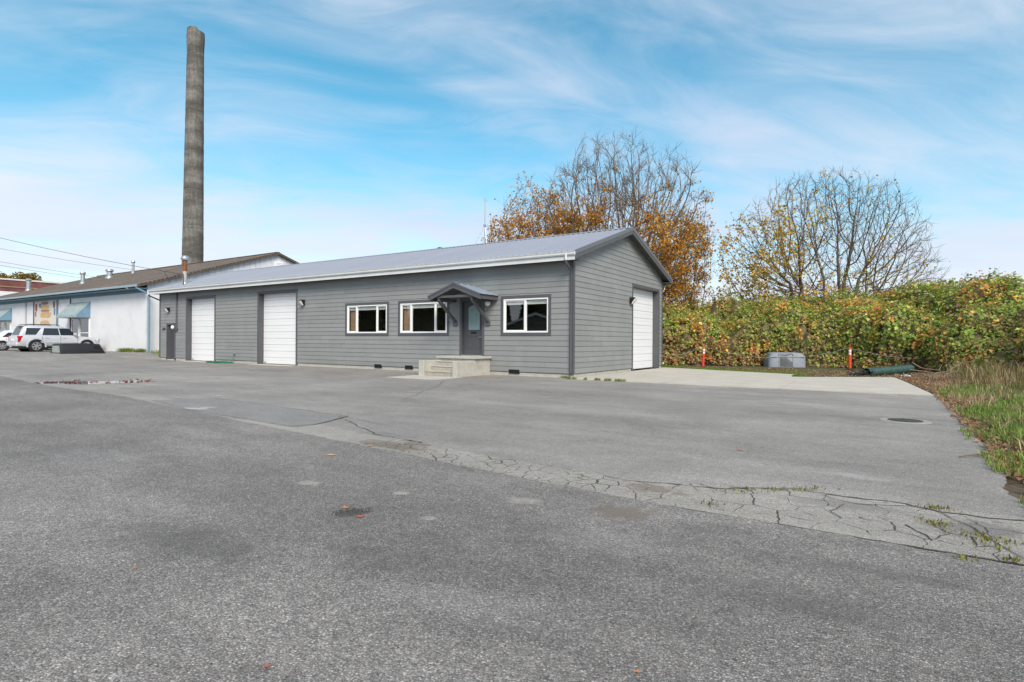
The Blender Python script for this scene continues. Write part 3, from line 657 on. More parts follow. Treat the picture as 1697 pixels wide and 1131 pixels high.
# ---- roof: deck, panels, trims
rf = bpy.data.objects.new('roof', None); COL.objects.link(rf); rf.parent = gb; MR = MATS['metal_roof']
XL, XR = -LEN - 0.38, RAKE_X
mb = MB(); d = 0.035
mb.extrude([(XL + .02, EAVE_Y + .05, roof_z(EAVE_Y + .05) - d), (XL + .02, RIDGE_Y, RIDGE_Z - d), (XL + .02, 2 * RIDGE_Y - EAVE_Y - .05, roof_z(EAVE_Y + .05) - d), (XL + .02, 2 * RIDGE_Y - EAVE_Y - .05, roof_z(EAVE_Y + .05) - d - .1), (XL + .02, RIDGE_Y, RIDGE_Z - d - .1), (XL + .02, EAVE_Y + .05, roof_z(EAVE_Y + .05) - d - .1)], (XR - XL - .05, 0, 0))
mb.build('deck', MATS['soffit'], rf)
pw = (XR - XL) / 30.0
prof = []
for i in range(4):
    x = i * pw / 4; prof += [(x, 0.0), (x + pw / 4 - .062, 0.0), (x + pw / 4 - .045, 0.02), (x + pw / 4 - .018, 0.02), (x + pw / 4 - .001, 0.0)]
def panel_mesh(side):
    V = []; up_ = Vector((0, -SL * side, 1)).normalized()
    y0 = EAVE_Y - 0.03 if side > 0 else 2 * RIDGE_Y - EAVE_Y + 0.03
    for (yy) in (y0, RIDGE_Y):
        for (x, h) in prof: V.append(Vector((x, yy, roof_z(yy) - 0.022)) + up_ * h)
    n = len(prof); me = MB().add(V, [(i, i + 1, n + i + 1, n + i) for i in range(n - 1)])
    o = me.build('roof_panel', MR, rf); md = o.modifiers.new('thick', 'SOLIDIFY'); md.thickness = 0.004; md.offset = -1; return o
for side in (1, -1):
    p0 = panel_mesh(side); p0.location.x = XL
    for i in range(1, 30):
        c = p0.copy(); COL.objects.link(c); c.parent = rf; c.location.x = XL + i * pw
MB().extrude([(XL, RIDGE_Y - .2, roof_z(RIDGE_Y - .2) + .006), (XL, RIDGE_Y, RIDGE_Z + .012), (XL, RIDGE_Y + .2, roof_z(RIDGE_Y + .2) + .006), (XL, RIDGE_Y + .2, roof_z(RIDGE_Y + .2) + .002), (XL, RIDGE_Y, RIDGE_Z + .006), (XL, RIDGE_Y - .2, roof_z(RIDGE_Y - .2) + .002)], (XR - XL, 0, 0)).build('ridge_cap', MR, rf)
# rake trims on both gables: barge board with metal edge cap and soffit
for xg in (XR, XL):
    for s in (1, -1):
        ye = EAVE_Y if s > 0 else 2 * RIDGE_Y - EAVE_Y
        def rk(y0, y1, a, b, t, nm, m, dx=0):
            x0 = xg + dx; MB().extrude([(x0, y0, roof_z(y0) - a), (x0, y1, roof_z(y1) - a), (x0, y1, roof_z(y1) - b), (x0, y0, roof_z(y0) - b)], (t, 0, 0)).build(nm, m, rf)
        sg = -1 if xg > 0 else 1
        rk(ye, RIDGE_Y, 0.03, 0.27, sg * 0.03, 'barge_board', MATS['trim_dark'])
        rk(ye, RIDGE_Y, -0.006, 0.13, -sg * 0.012, 'edge_cap', mat('edge_cap_%d%d' % (xg > 0, s), (0.15, 0.155, 0.165), 0.4, metal=0.2), dx=-sg * 0.001)
        xin = 0.0 if xg > 0 else -LEN; w_ = (xg - sg * -1 * 0.0 - xin) + sg * 0.031
        MB().extrude([(xin, ye, roof_z(ye) - .14), (xin, RIDGE_Y, RIDGE_Z - .14), (xin, RIDGE_Y, RIDGE_Z - .155), (xin, ye, roof_z(ye) - .155)], (w_, 0, 0)).build('rake_soffit', MATS['soffit'], rf)
# eaves: soffit, fascia, gutter
for s in (1, -1):
    Y = (lambda y: y) if s > 0 else (lambda y: 2 * RIDGE_Y - y)
    def bx(x0, x1, y0, y1, z0, z1): a, b = sorted((Y(y0), Y(y1))); return MB().box(x0, x1, a, b, z0, z1)
    bx(XL + .04, XR - .04, EAVE_Y + .035, -0.027, 3.80, 3.815).build('eave_soffit', MATS['soffit'], rf)
    bx(XL + .0, XR - .033, EAVE_Y, EAVE_Y + .03, 3.785, 4.04).build('fascia', MATS['white_gutter'], rf)
    gprof = [(a_ * .75, z_) for a_, z_ in ((0, 3.925), (0.06, 3.925), (0.09, 3.96), (0.095, 4.01), (0.115, 4.035), (0.12, 4.05), (0.105, 4.05), (0.10, 4.035), (0.08, 4.01), (0.075, 3.97), (0.055, 3.935), (0.012, 3.935), (0.012, 4.05), (0, 4.05))]
    MB().extrude([(XL, Y(EAVE_Y - .001 - a), z) for a, z in gprof], (XR - .01 - XL, 0, 0)).build('gutter', MATS['white_gutter'], rf, bevel=0.003)
    for xx in (XL + .003, XR - .013): MB().box(xx, xx + .004, *sorted((Y(EAVE_Y - .085), Y(EAVE_Y))), 3.93, 4.045).build('gutter_end', MATS['white_gutter'], rf)
mb = MB().tube([(0.0, -0.50, 3.99), (0.0, -0.50, 3.78)], 0.04, 8); mb.build('outlet', MATS['white_gutter'], rf)
MB().tube([(0.0, -0.50, 3.80), (0.0, -0.48, 3.70), (-0.02, -0.12, 3.52), (-0.03, -0.075, 3.44), (-0.03, -0.075, 0.16)], 0.038, 8).build('downpipe', TD, gb, smooth=True)
MB().tube([(-27.24, -0.50, 3.98), (-27.24, -0.50, 3.75)], 0.04, 8).build('outlet', MATS['white_gutter'], rf)
MB().tube([(-27.24, -0.50, 3.78), (-27.2, -0.44, 3.68), (-26.98, -0.09, 3.5), (-26.95, 0.02, 3.42), (-26.95, 0.05, 0.2)], 0.038, 8).build('downpipe', MATS['black_metal'], gb, smooth=True)
# flue, service mast and roof vent
fl = bpy.data.objects.new('flue', None); COL.objects.link(fl); fl.parent = gb
MB().lathe([(0.2, 4.3), (0.17, 4.46), (0.13, 4.5)], 16, (-25.25, 0.55)).build('flashing', MATS['galvanised'], fl)
MB().lathe([(0.115, 4.3), (0.115, 5.1)], 16, (-25.25, 0.55)).build('pipe', MATS['rusty_pipe'], fl, smooth=True)
MB().lathe([(0.117, 5.1), (0.117, 5.72)], 16, (-25.25, 0.55)).build('rusted_pipe', MATS['rust'], fl, smooth=True)
MB().lathe([(0.10, 5.72), (0.19, 5.74), (0.22, 5.80), (0.22, 5.86), (0.18, 5.95), (0.1, 6.01), (0.02, 6.03)], 18, (-25.25, 0.55)).build('cap', MATS['galvanised'], fl, smooth=True)
MB().tube([(-24.4, 0.05, 4.2), (-24.4, 0.05, 4.78), (-24.43, 0.0, 4.86), (-24.5, -0.08, 4.84)], 0.035, 8).build('service_mast', TD, gb)
# antenna tripod on the ridge
an = thing('antenna_mast', 'thin grey antenna mast on a tripod at the ridge of the metal roof', 'antenna', LW(-6.75, 4.4, 5.64), ROTZ)
MB().tube([(0, 0, 0.75), (0, 0, 2.05)], 0.022, 6).build('mast', MATS['galvanised'], an)
MB().tube([(-.02, 0, 2.03), (0.16, 0.0, 1.86)], 0.014, 5).tube([(0, -.1, 2.0), (0, .1, 2.0)], .012, 5).build('aerial', MATS['galvanised'], an)
for (x, y) in ((-.34, -.3), (-.2, .3), (.12, -.02)): MB().tube([(0, 0, 0.8), (x, y, -SL * abs(y) - 0.0)], 0.017, 5).build('leg', MATS['galvanised'], an)
MB().box(-.05, .05, -.05, .05, .74, .84).build('clamp', MATS['galvanised'], an)
rv = thing('roof_hatch', 'low dark metal hatch lying on the far slope near the ridge', 'hatch', LW(-9.95, 5.1, roof_z(5.1)), ROTZ)
MB().extrude([(-1.5, 0, 0.0), (0, 0, 0.0), (0, 0, 0.42), (-.1, 0, 0.44)], (0, 0.6, 0)).build('cover', TD, rv)
# ---- porch canopy (bolted to the wall)
pc = bpy.data.objects.new('porch_canopy', None); COL.objects.link(pc); pc.parent = gb
PX, PW, PD, PZ, PE = -4.1, 1.16, 1.05, 3.22, 2.80
ps = (PZ - PE) / PW
def pz(x): return PZ - ps * abs(x - PX)
for s in (-1, 1):
    xe = PX + s * PW
    def sweep(y0, y1, a, b, nm, m, x0=PX, x1=xe): MB().extrude([(x0, y0, pz(x0) - a), (x1, y0, pz(x1) - a), (x1, y0, pz(x1) - b), (x0, y0, pz(x0) - b)], (0, y1 - y0, 0)).build(nm, m, pc)
    sweep(-PD, -0.03, 0.012, 0.04, 'deck_board', TD)
    sweep(-PD - .035, -PD - 0.001, 0.0, 0.19, 'barge_board', TD)
    sweep(-PD - .05, -PD - 0.036, -0.004, 0.06, 'edge_cap', MATS['trim_dark'])
    a, b = sorted((xe, xe - s * .035)); MB().box(a, b, -PD, -0.03, PE - .17, PE - .03).build('fascia', TD, pc)
    a, b = sorted((PX + s * .78, PX + s * .70)); bx0 = a
    MB().box(a, b, -PD + .05, -0.03, 2.62, 2.71).build('bearer', TD, pc)
    MB().extrude([(a, -0.03, 1.83), (a, -0.03, 1.95), (a, -PD + .12, 2.66), (a, -PD + .02, 2.60)], (.09, 0, 0)).build('brace', TD, pc)
    MB().box(a - .05, a + .14, -0.06, -0.028, 1.74, 1.90).build('brace_block', TD, pc)
    # ribbed sheets
    npn = 3
    for i in range(npn):
        V = []; y0 = -PD - .05 + i * (PD + .03) / npn; wdt = (PD + .03) / npn
        pr = [(0, 0), (wdt - .07, 0), (wdt - .05, .018), (wdt - .02, .018), (wdt - .001, 0)]
        for x in (PX, xe + s * .05):
            for (yy, h) in pr: V.append((x, y0 + yy, pz(x) + .004 + h))
        MB().add(V, [(k, k + 1, 5 + k + 1, 5 + k) for k in range(4)]).build('roof_panel', MATS['canopy_metal'], pc)
MB().extrude([(PX - .1, -PD - .052, pz(PX - .1) + .024), (PX, -PD - .052, PZ + .03), (PX + .1, -PD - .052, pz(PX + .1) + .024), (PX + .1, -PD - .052, pz(PX + .1) + .018), (PX, -PD - .052, PZ + .022), (PX - .1, -PD - .052, pz(PX - .1) + .018)], (0, PD + .02, 0)).build('ridge_cap', MATS['canopy_metal'], pc)
MB().box(PX - .8, PX + .8, -PD + .03, -PD + .1, 2.71, 2.79).build('cross_beam', TD, pc)
# ---- front steps
st = thing('entry_steps', 'weathered concrete entry steps with low cheek walls under the porch canopy', 'steps', C0, ROTZ); CM = MATS['concrete']
MB().box(-4.90, -4.68, -1.95, -0.93, -0.05, 0.52).build('cheek_wall', CM, st, bevel=.015)
MB().box(-3.42, -3.24, -1.95, -0.93, -0.05, 0.52).build('cheek_wall', CM, st, bevel=.015)
MB().box(-4.86, -3.26, -0.93, -0.035, -0.05, 0.575).build('landing_base', CM, st)
MB().box(-4.95, -3.18, -1.0, -0.036, 0.575, 0.655).build('landing_slab', CM, st, bevel=.012)
for i in range(3):
    z1 = 0.165 * (i + 1); y0 = -1.86 + i * 0.29
    s_ = MB().box(-4.679, -3.421, y0 + .02, -0.931, z1 - .165, z1 - .03).build('step', MATS['step_concrete'], st)
    MB().box(-4.679, -3.421, y0, y0 + .33 if i < 2 else -0.931, z1 - .03, z1).build('nosing', CM, s_, bevel=.008)
# ---- garden hose on the ground
hs_ = thing('garden_hose', 'green garden hose coiled at the foot of the wall between the roll-up doors', 'hose', LW(-19.4, -0.55, 0.0), ROTZ)
pts = []
for i in range(170):
    a = i * 0.31; r = 0.42 + 0.16 * math.sin(i * .13); pts.append((-0.35 + r * 1.9 * math.cos(a), 0.05 + r * 0.62 * math.sin(a), 0.02 + 0.028 * abs(math.sin(i * .57)) + i * .0002))
MB().tube(pts, 0.013, 5).build('coil', MATS['hose'], hs_, smooth=True)
MB().tube([(0.24, 0.42, 0.36), (0.25, 0.38, 0.2), (0.22, 0.33, 0.03), (0.0, 0.2, 0.03), (-0.3, 0.1, 0.03)], 0.013, 6).build('feed', MATS['hose'], hs_, smooth=True)
# ============================================================ WHITE WORKSHOP NEXT DOOR
mat('white_wall', (0.70, 0.71, 0.73), 0.75, var=0.05, vscale=0.8, bump=0.3, bscale=25, dirt=0.3, dirtcol=(0.42, 0.42, 0.43), dscale=0.7)
mat('white_boards', (0.66, 0.68, 0.72), 0.75, var=0.12, vscale=2, rand=0.06, dirt=0.4, dirtcol=(0.22, 0.22, 0.23), dscale=1.1)
mat('teal_paint', (0.11, 0.21, 0.27), 0.55, var=0.1); mat('awning_blue', (0.15, 0.27, 0.37), 0.55, var=0.08)
mat('awning_grey', (0.30, 0.37, 0.39), 0.7, var=0.15, dirt=0.7, dirtcol=(0.22, 0.21, 0.16), dscale=2.0); mat('plum_trim', (0.14, 0.05, 0.08), 0.6)
mat('tan_paint', (0.55, 0.36, 0.19), 0.8, var=0.25, vscale=6); mat('brown_paint', (0.33, 0.2, 0.12), 0.8, var=0.2, vscale=6); mat('blue_paint', (0.09, 0.19, 0.38), 0.7); mat('red_paint', (0.33, 0.06, 0.04), 0.7); mat('cream_paint', (0.62, 0.6, 0.54), 0.8)
def shingle():
    m = bpy.data.materials.new('shingle'); m.use_nodes = True; t = NT(m.node_tree); b = m.node_tree.nodes['Principled BSDF']
    co = t.node('ShaderNodeTexCoord').outputs['Object']
    br = t.node('ShaderNodeTexBrick'); t.put(br.inputs['Vector'], t.mapping(co, scale=(1, 1.05, 1))); br.inputs['Scale'].default_value = 1.0
    br.inputs['Brick Width'].default_value = 0.3; br.inputs['Row Height'].default_value = 0.14; br.inputs['Mortar Size'].default_value = 0.008
    br.inputs['Color1'].default_value = (0.105, 0.075, 0.055, 1); br.inputs['Color2'].default_value = (0.165, 0.125, 0.095, 1); br.inputs['Mortar'].default_value = (0.05, 0.04, 0.03, 1)
    f = t.maprange(t.noise(co, 0.5, 6, 0.65), 0.3, 0.7, 0.75, 1.3)
    t.l.new(t.mix(1.0, br.outputs[0], t.comb(f, f, f), 'MULTIPLY'), b.inputs['Base Color']); b.inputs['Roughness'].default_value = 0.95; MATS['shingle'] = m
shingle()
wb = thing('white_workshop', 'white painted building with brown shingle roof and blue awnings behind the parked cars', 'building', C0, ROTZ)
WX0, WX1, WY, WZE, WRY, WRZ = -66.0, -33.0, 2.0, 4.80, 11.74, 8.29
wk = (WRZ - WZE) / (WRY - 1.3)
def wz(y): return WRZ - wk * abs(y - WRY)
BY = 2 * WRY - WY
MB().box(WX0, WX1, WY, WY + .2, 0, 4.7).box(WX1 - .2, WX1, WY + .2, BY - .2, 0, 4.7).box(WX0, WX0 + .2, WY + .2, BY - .2, 0, 4.7).box(WX0, WX1, BY - .2, BY, 0, 4.7).build('wall', MATS['white_wall'], wb)
MB().extrude([(WX0 + .1, WY, 4.7), (WX0 + .1, BY, 4.7), (WX0 + .1, WRY, WRZ - .25)], (.1, 0, 0)).extrude([(WX1 - .2, WY, 4.7), (WX1 - .2, BY, 4.7), (WX1 - .2, WRY, WRZ - .2)], (.18, 0, 0)).build('gable_backing', MATS['white_boards'], wb)
y = WY + 0.02; rbn = random.Random(4)
while y < BY - 0.1:
    w = 0.46; y1 = min(y + w - .02, BY - .02); d = 0.03 + rbn.uniform(0, .006)
    loop = [(WX1, y, 4.55), (WX1, y1, 4.55), (WX1, y1, wz(y1) - .16)] + ([(WX1, WRY, WRZ - .16)] if y < WRY < y1 else []) + [(WX1, y, wz(y) - .16)]
    MB().extrude(loop, (d, 0, 0)).build('gable_board', MATS['white_boards'], wb); y += w
rfw = bpy.data.objects.new('roof', None); COL.objects.link(rfw); rfw.parent = wb
for s in (1, -1):
    ye = 1.3 if s > 0 else 2 * WRY - 1.3
    MB().extrude([(WX0 - .3, ye, wz(ye)), (WX0 - .3, WRY, WRZ), (WX0 - .3, WRY, WRZ - .1), (WX0 - .3, ye, wz(ye) - .1)], (WX1 - WX0 + .6, 0, 0)).build('roof_slope', MATS['shingle'], rfw)
    MB().extrude([(WX1 + .27, ye, wz(ye) - .1), (WX1 + .27, WRY, WRZ - .1), (WX1 + .27, WRY, WRZ - .19), (WX1 + .27, ye, wz(ye) - .19)], (.03, 0, 0)).build('barge_board', mat('rake_brown%d' % s, (.09, .07, .055), .8), rfw)
for i in range(9): MB().box(WX0 - .3 + i * 3.73, WX0 - .3 + i * 3.73 + 3.69, WRY - .15, WRY + .15, WRZ - .02, WRZ + .03).build('ridge_tile', MATS['shingle'], rfw)
MB().box(WX0 - .3, WX1 + .28, 1.19, 1.30, WZE - .16, WZE - .01).build('gutter', mat('gutter_blue', (0.27, 0.36, 0.42), .5, dirt=.5, dirtcol=(.3, .28, .24)), rfw, bevel=.02)
MB().box(WX0 - .3, WX1 + .26, 1.31, 1.999, 4.55, 4.58).build('eave_soffit', MATS['teal_paint'], rfw)
MB().box(WX0, WX1 + .02, WY - .04, WY - .001, 4.33, 4.548).build('frieze_board', MATS['teal_paint'], wb)
MB().tube([(-32.85, 1.24, 4.66), (-32.8, 1.3, 4.55), (-32.62, 1.9, 4.22), (-32.6, 1.97, 4.1), (-32.6, 1.97, 0.35), (-32.55, 1.8, 0.28)], 0.06, 8).build('downpipe', MATS['awning_blue'], wb, smooth=True)
MB().tube([(-54.9, 1.93, 4.33), (-54.9, 1.93, 0.3)], 0.05, 8).build('downpipe', mat('pipe_grey', (.42, .41, .45), .5), wb)
for x, m, w in ((-53.1, 'plum_trim', .12), (-48.0, 'teal_paint', .28), (-45.4, 'plum_trim', .1), (-32.99, 'white_boards', .1)):
    MB().box(x - w / 2, x + w / 2, WY - .06, WY - .001, 0.3, 4.33).build('pilaster', MATS[m], wb)
lv = MB().box(WX1 + .03, WX1 + .09, 11.55, 12.25, 6.9, 7.55).build('louvre_vent', MATS['white_vinyl'], wb)
for i in range(5): MB().box(WX1 + .09, WX1 + .12, 11.6, 12.2, 6.95 + i * .12, 7.02 + i * .12).build('slat', MATS['white_vinyl'], lv)
# roof stacks
for (x, yy, h, r, k) in ((-53.8, 5.8, 0.85, .17, 0), (-53.6, 7.9, 0.62, .24, 1), (-53.5, 9.9, 1.0, .12, 1), (-66.0, 5.4, 1.0, .2, 2)):
    v = bpy.data.objects.new('roof_vent', None); COL.objects.link(v); v.parent = wb; z = wz(yy)
    MB().lathe([(r * 1.5, z - .1), (r * 1.35, z + .12), (r, z + .16), (r, z + h)], 12, (x, yy)).build('pipe', MATS['galvanised'], v, smooth=True)
    MB().lathe([(r * 1.25, z + h), (r * 1.45, z + h + .04), (r * 1.45, z + h + .12), (r * (.9 if k == 2 else 1.1), z + h + .22)], 12, (x, yy)).build('cap', MATS['galvanised'], v, smooth=True)
def awning(x0, x1, zt, zb, out=0.9):
    a = bpy.data.objects.new('awning', None); COL.objects.link(a); a.parent = wb
    y0, y1 = WY - .001, WY - out
    MB().extrude([(x0 + .02, y0, zt), (x0 + .02, y1, zb + .18), (x0 + .02, y1 + .02, zb + .16), (x0 + .02, y0, zt - .03)], (x1 - x0 - .04, 0, 0)).build('canopy_sheet', MATS['awning_grey'], a)
    n = 8
    for i in range(n + 1):
        x = x0 + .03 + (x1 - x0 - .09) * i / n; MB().extrude([(x, y0, zt + .03), (x, y1, zb + .21), (x, y1, zb + .17), (x, y0, zt - .01)], (.03, 0, 0)).build('seam', MATS['awning_grey'], a)
    for x in (x0, x1 - .02): MB().extrude([(x, y0, zt), (x, y1, zb + .18), (x, y1, zb), (x, y0, zb)], (.02, 0, 0)).build('side_panel', MATS['awning_blue'], a)
    MB().box(x0 + .02, x1 - .02, y1 - .02, y1, zb, zb + .19).build('valance', MATS['awning_grey'], a)
awning(-45.45, -41.78, 4.0, 2.78); awning(-62.2, -58.5, 3.95, 2.82)
def shopwin(x0, x1, z0, z1):
    w = bpy.data.objects.new('window', None); COL.objects.link(w); w.parent = wb; y = WY
    for (a, b, c, d) in ((x0, x0 + .08, z0, z1), (x1 - .08, x1, z0, z1), (x0 + .08, x1 - .08, z0, z0 + .08), (x0 + .08, x1 - .08, z1 - .08, z1), (x0 + .08, x1 - .08, z0 + (z1 - z0) * .38, z0 + (z1 - z0) * .38 + .07)):
        MB().box(a, b, y - .07, y - .002, c, d).build('frame', MATS['white_vinyl'], w)
    MB().box(x0 + .08, x1 - .08, y - .02, y - .012, z0 + .08, z1 - .08).build('blind', mat('tan_blind', (.36, .32, .26), .7, var=.15), w)
    MB().box(x0 + .08, x1 - .08, y - .04, y - .034, z0 + .08, z1 - .08).build('pane', MATS['car_glass'], w)
shopwin(-43.5, -41.85, 0.9, 2.75); shopwin(-45.1, -43.75, 0.35, 2.72); shopwin(-61.6, -60.2, .9, 2.75); shopwin(-60.0, -58.8, .9, 2.75)
# painted panel between the posts: a plain stack of tan bands with a few coloured dabs
mu = MB().box(-52.95, -48.2, WY - .03, WY - .001, 0.5, 4.33).build('painted_panel', MATS['cream_paint'], wb)
def blob(x0, x1, z0, z1, m, k=0.25, dy=.036):
    n = 14; L_ = []
    for i in range(n):
        a = 2 * math.pi * i / n; c, s = math.cos(a), math.sin(a); q = .5
        L_.append(((x0 + x1) / 2 + (x1 - x0) / 2 * math.copysign(abs(c) ** q, c), WY - .03, (z0 + z1) / 2 + (z1 - z0) / 2 * math.copysign(abs(s) ** q, s)))
    MB().extrude(L_, (0, -(dy - .03), 0)).build('painted_shape', MATS[m], mu)
for i, (x0, x1, z0, z1, m) in enumerate(((-51.4, -49.9, 4.02, 4.28, 'brown_paint'), (-51.6, -49.7, 3.62, 4.0, 'tan_paint'), (-51.5, -49.6, 3.42, 3.60, 'brown_paint'), (-51.6, -49.3, 2.9, 3.4, 'tan_paint'), (-51.5, -49.4, 2.72, 2.88, 'cream_paint'), (-51.7, -49.5, 1.2, 2.70, 'tan_paint'), (-51.9, -51.45, 3.8, 4.15, 'blue_paint'), (-52.75, -52.3, 3.5, 4.15, 'red_paint'), (-52.8, -52.5, 3.05, 3.48, 'blue_paint'), (-48.85, -48.45, 3.7, 4.28, 'red_paint'), (-48.7, -48.4, 3.1, 3.68, 'blue_paint'))): blob(x0, x1, z0, z1, m, dy=.034 + .0007 * i)

# ============================================================ CHIMNEY STACK
def stackmat():
    m = bpy.data.materials.new('stack_concrete'); m.use_nodes = True; t = NT(m.node_tree); b = m.node_tree.nodes['Principled BSDF']
    co = t.node('ShaderNodeTexCoord').outputs['Object']
    st = t.noise(t.mapping(co, scale=(2.2, 2.2, 0.25)), 1.6, 7, 0.7); ba = t.noise(t.mapping(co, scale=(.15, .15, .55)), 1.0, 4, 0.6); sp = t.noise(co, 3.5, 7, 0.75)
    f = t.math('ADD', t.math('MULTIPLY', st, .3), t.math('ADD', t.math('MULTIPLY', ba, .64), t.math('MULTIPLY', sp, .36)))
    c = t.ramp(f, [(0.45, (0.045, 0.042, 0.038)), (0.62, (0.105, 0.099, 0.088)), (0.72, (0.19, 0.184, 0.168)), (0.85, (0.27, 0.26, 0.24))])
    t.l.new(c, b.inputs['Base Color']); b.inputs['Roughness'].default_value = 0.95
    bn = t.node('ShaderNodeBump'); bn.inputs['Strength'].default_value = .4; bn.inputs['Distance'].default_value = .03; t.l.new(sp, bn.inputs['Height']); t.l.new(bn.outputs[0], b.inputs['Normal']); MATS['stack'] = m
stackmat()
sk = thing('chimney_stack', 'tall weathered concrete chimney stack rising behind the white building', 'chimney', (-42.25, 75, 0.3)); sk.rotation_euler = (0, R(0.45), 0)
def ring(z0, z1, r0, r1, nm, seed, top=None, n=40):
    V = []; rows = max(2, int((z1 - z0) / .35)); mb = MB()
    for j in range(rows + 1):
        for k in range(n):
            a = 2 * math.pi * k / n; u = j / rows; z = z0 + (z1 - z0) * u; r = r0 + (r1 - r0) * u + .022 * mnoise.noise((math.cos(a) * 2, math.sin(a) * 2, z * 1.5 + seed))
            if top and j == rows: z += top(a)
            V.append((r * math.cos(a), r * math.sin(a), z))
    F = [(j * n + k, j * n + (k + 1) % n, (j + 1) * n + (k + 1) % n, (j + 1) * n + k) for j in range(rows) for k in range(n)] + [tuple(range(rows * n, rows * n + n))]
    return mb.add(V, F).build(nm, MATS['stack'], sk, smooth=True)
R0, R1 = 1.37, 0.97; Zt = 38.6
lift = 5.15
for i in range(8):
    za, zb_ = i * lift, min((i + 1) * lift - .0, Zt); ra = R0 + (R1 - R0) * za / 42; rb_ = R0 + (R1 - R0) * zb_ / 42
    ring(za, zb_ - .05, ra, rb_, 'shaft_lift', i); MB().lathe([(rb_ - .025, zb_ - .06), (rb_ - .025, zb_ + .01)], 40).build('lift_joint', MATS['stack'], sk)
    if zb_ >= Zt: break
ring(Zt, 40.4, 1.0, 1.07, 'crown', 20); ring(40.4, 41.6, 1.07, 1.03, 'crown', 21, top=lambda a: (-.3 if -0.9 < (a if a < math.pi else a - 2 * math.pi) < 0.9 else 0) + .05 * math.sin(a * 3))
# ============================================================ BRICK BUILDING
def brickmat():
    m = bpy.data.materials.new('brick_red'); m.use_nodes = True; t = NT(m.node_tree); b = m.node_tree.nodes['Principled BSDF']
    co = t.node('ShaderNodeTexCoord').outputs['Object']; x, y, z = t.sep(co)
    br = t.node('ShaderNodeTexBrick'); t.put(br.inputs['Vector'], t.comb(t.math('ADD', x, y), z, 0)); br.inputs['Scale'].default_value = 1
    br.inputs['Brick Width'].default_value = .24; br.inputs['Row Height'].default_value = .08; br.inputs['Mortar Size'].default_value = .012
    br.inputs['Color1'].default_value = (.19, .035, .032, 1); br.inputs['Color2'].default_value = (.12, .03, .03, 1); br.inputs['Mortar'].default_value = (.2, .13, .12, 1)
    f = t.maprange(t.noise(co, .8, 6, .7), .3, .7, .6, 1.4); t.l.new(t.mix(1, br.outputs[0], t.comb(f, f, f), 'MULTIPLY'), b.inputs['Base Color']); b.inputs['Roughness'].default_value = .9; MATS['brick_red'] = m
brickmat()
bb = thing('brick_warehouse', 'red brick warehouse with white coping beyond the white building', 'building', LW(-86, 0, 0), ROTZ)
MB().box(-40, 0, 4, 75, 5.2, 8.68).build('brick_wall', MATS['brick_red'], bb); MB().box(-40, 0.02, 3.98, 75, -.5, 7.2).build('painted_base', MATS['white_wall'], bb)
MB().box(-40.1, .1, 3.9, 75.1, 8.68, 8.88).build('coping', MATS['cream_paint'], bb); MB().box(-40, .08, 3.92, 75, 7.75, 7.88).build('string_course', MATS['brown_paint'], bb)
MB().lathe([(.25, 8.8), (.25, 9.3), (.4, 9.32), (.4, 9.5), (.1, 9.65)], 12, (-4, 22)).build('roof_vent', MATS['galvanised'], bb)
# ============================================================ HOUSE ACROSS THE STREET (seen mirrored in the office window)
hx = thing('neighbour_garage', 'small grey gabled garage with white barge boards across the street', 'garage', (-26.9, 5.8, 0), math.atan2(.42, .906))
MB().box(-7, 0, -3.2, 3.2, 0, 2.4).extrude([(-7, -3.2, 2.4), (-7, 3.2, 2.4), (-7, 0, 3.6)], (7, 0, 0)).build('wall', mat('green_grey', (.10, .12, .11), .7), hx)
for s in (1, -1):
    MB().extrude([(-7.3, s * 3.6, 2.28), (-7.3, 0, 3.72), (-7.3, 0, 3.64), (-7.3, s * 3.6, 2.20)], (7.6, 0, 0)).build('roof_slope', MATS['shingle'], hx)
    MB().extrude([(.301, s * 3.6, 2.30), (.301, 0, 3.74), (.301, 0, 3.52), (.301, s * 3.6, 2.08)], (.04, 0, 0)).build('barge_board', MATS['white_vinyl'], hx)
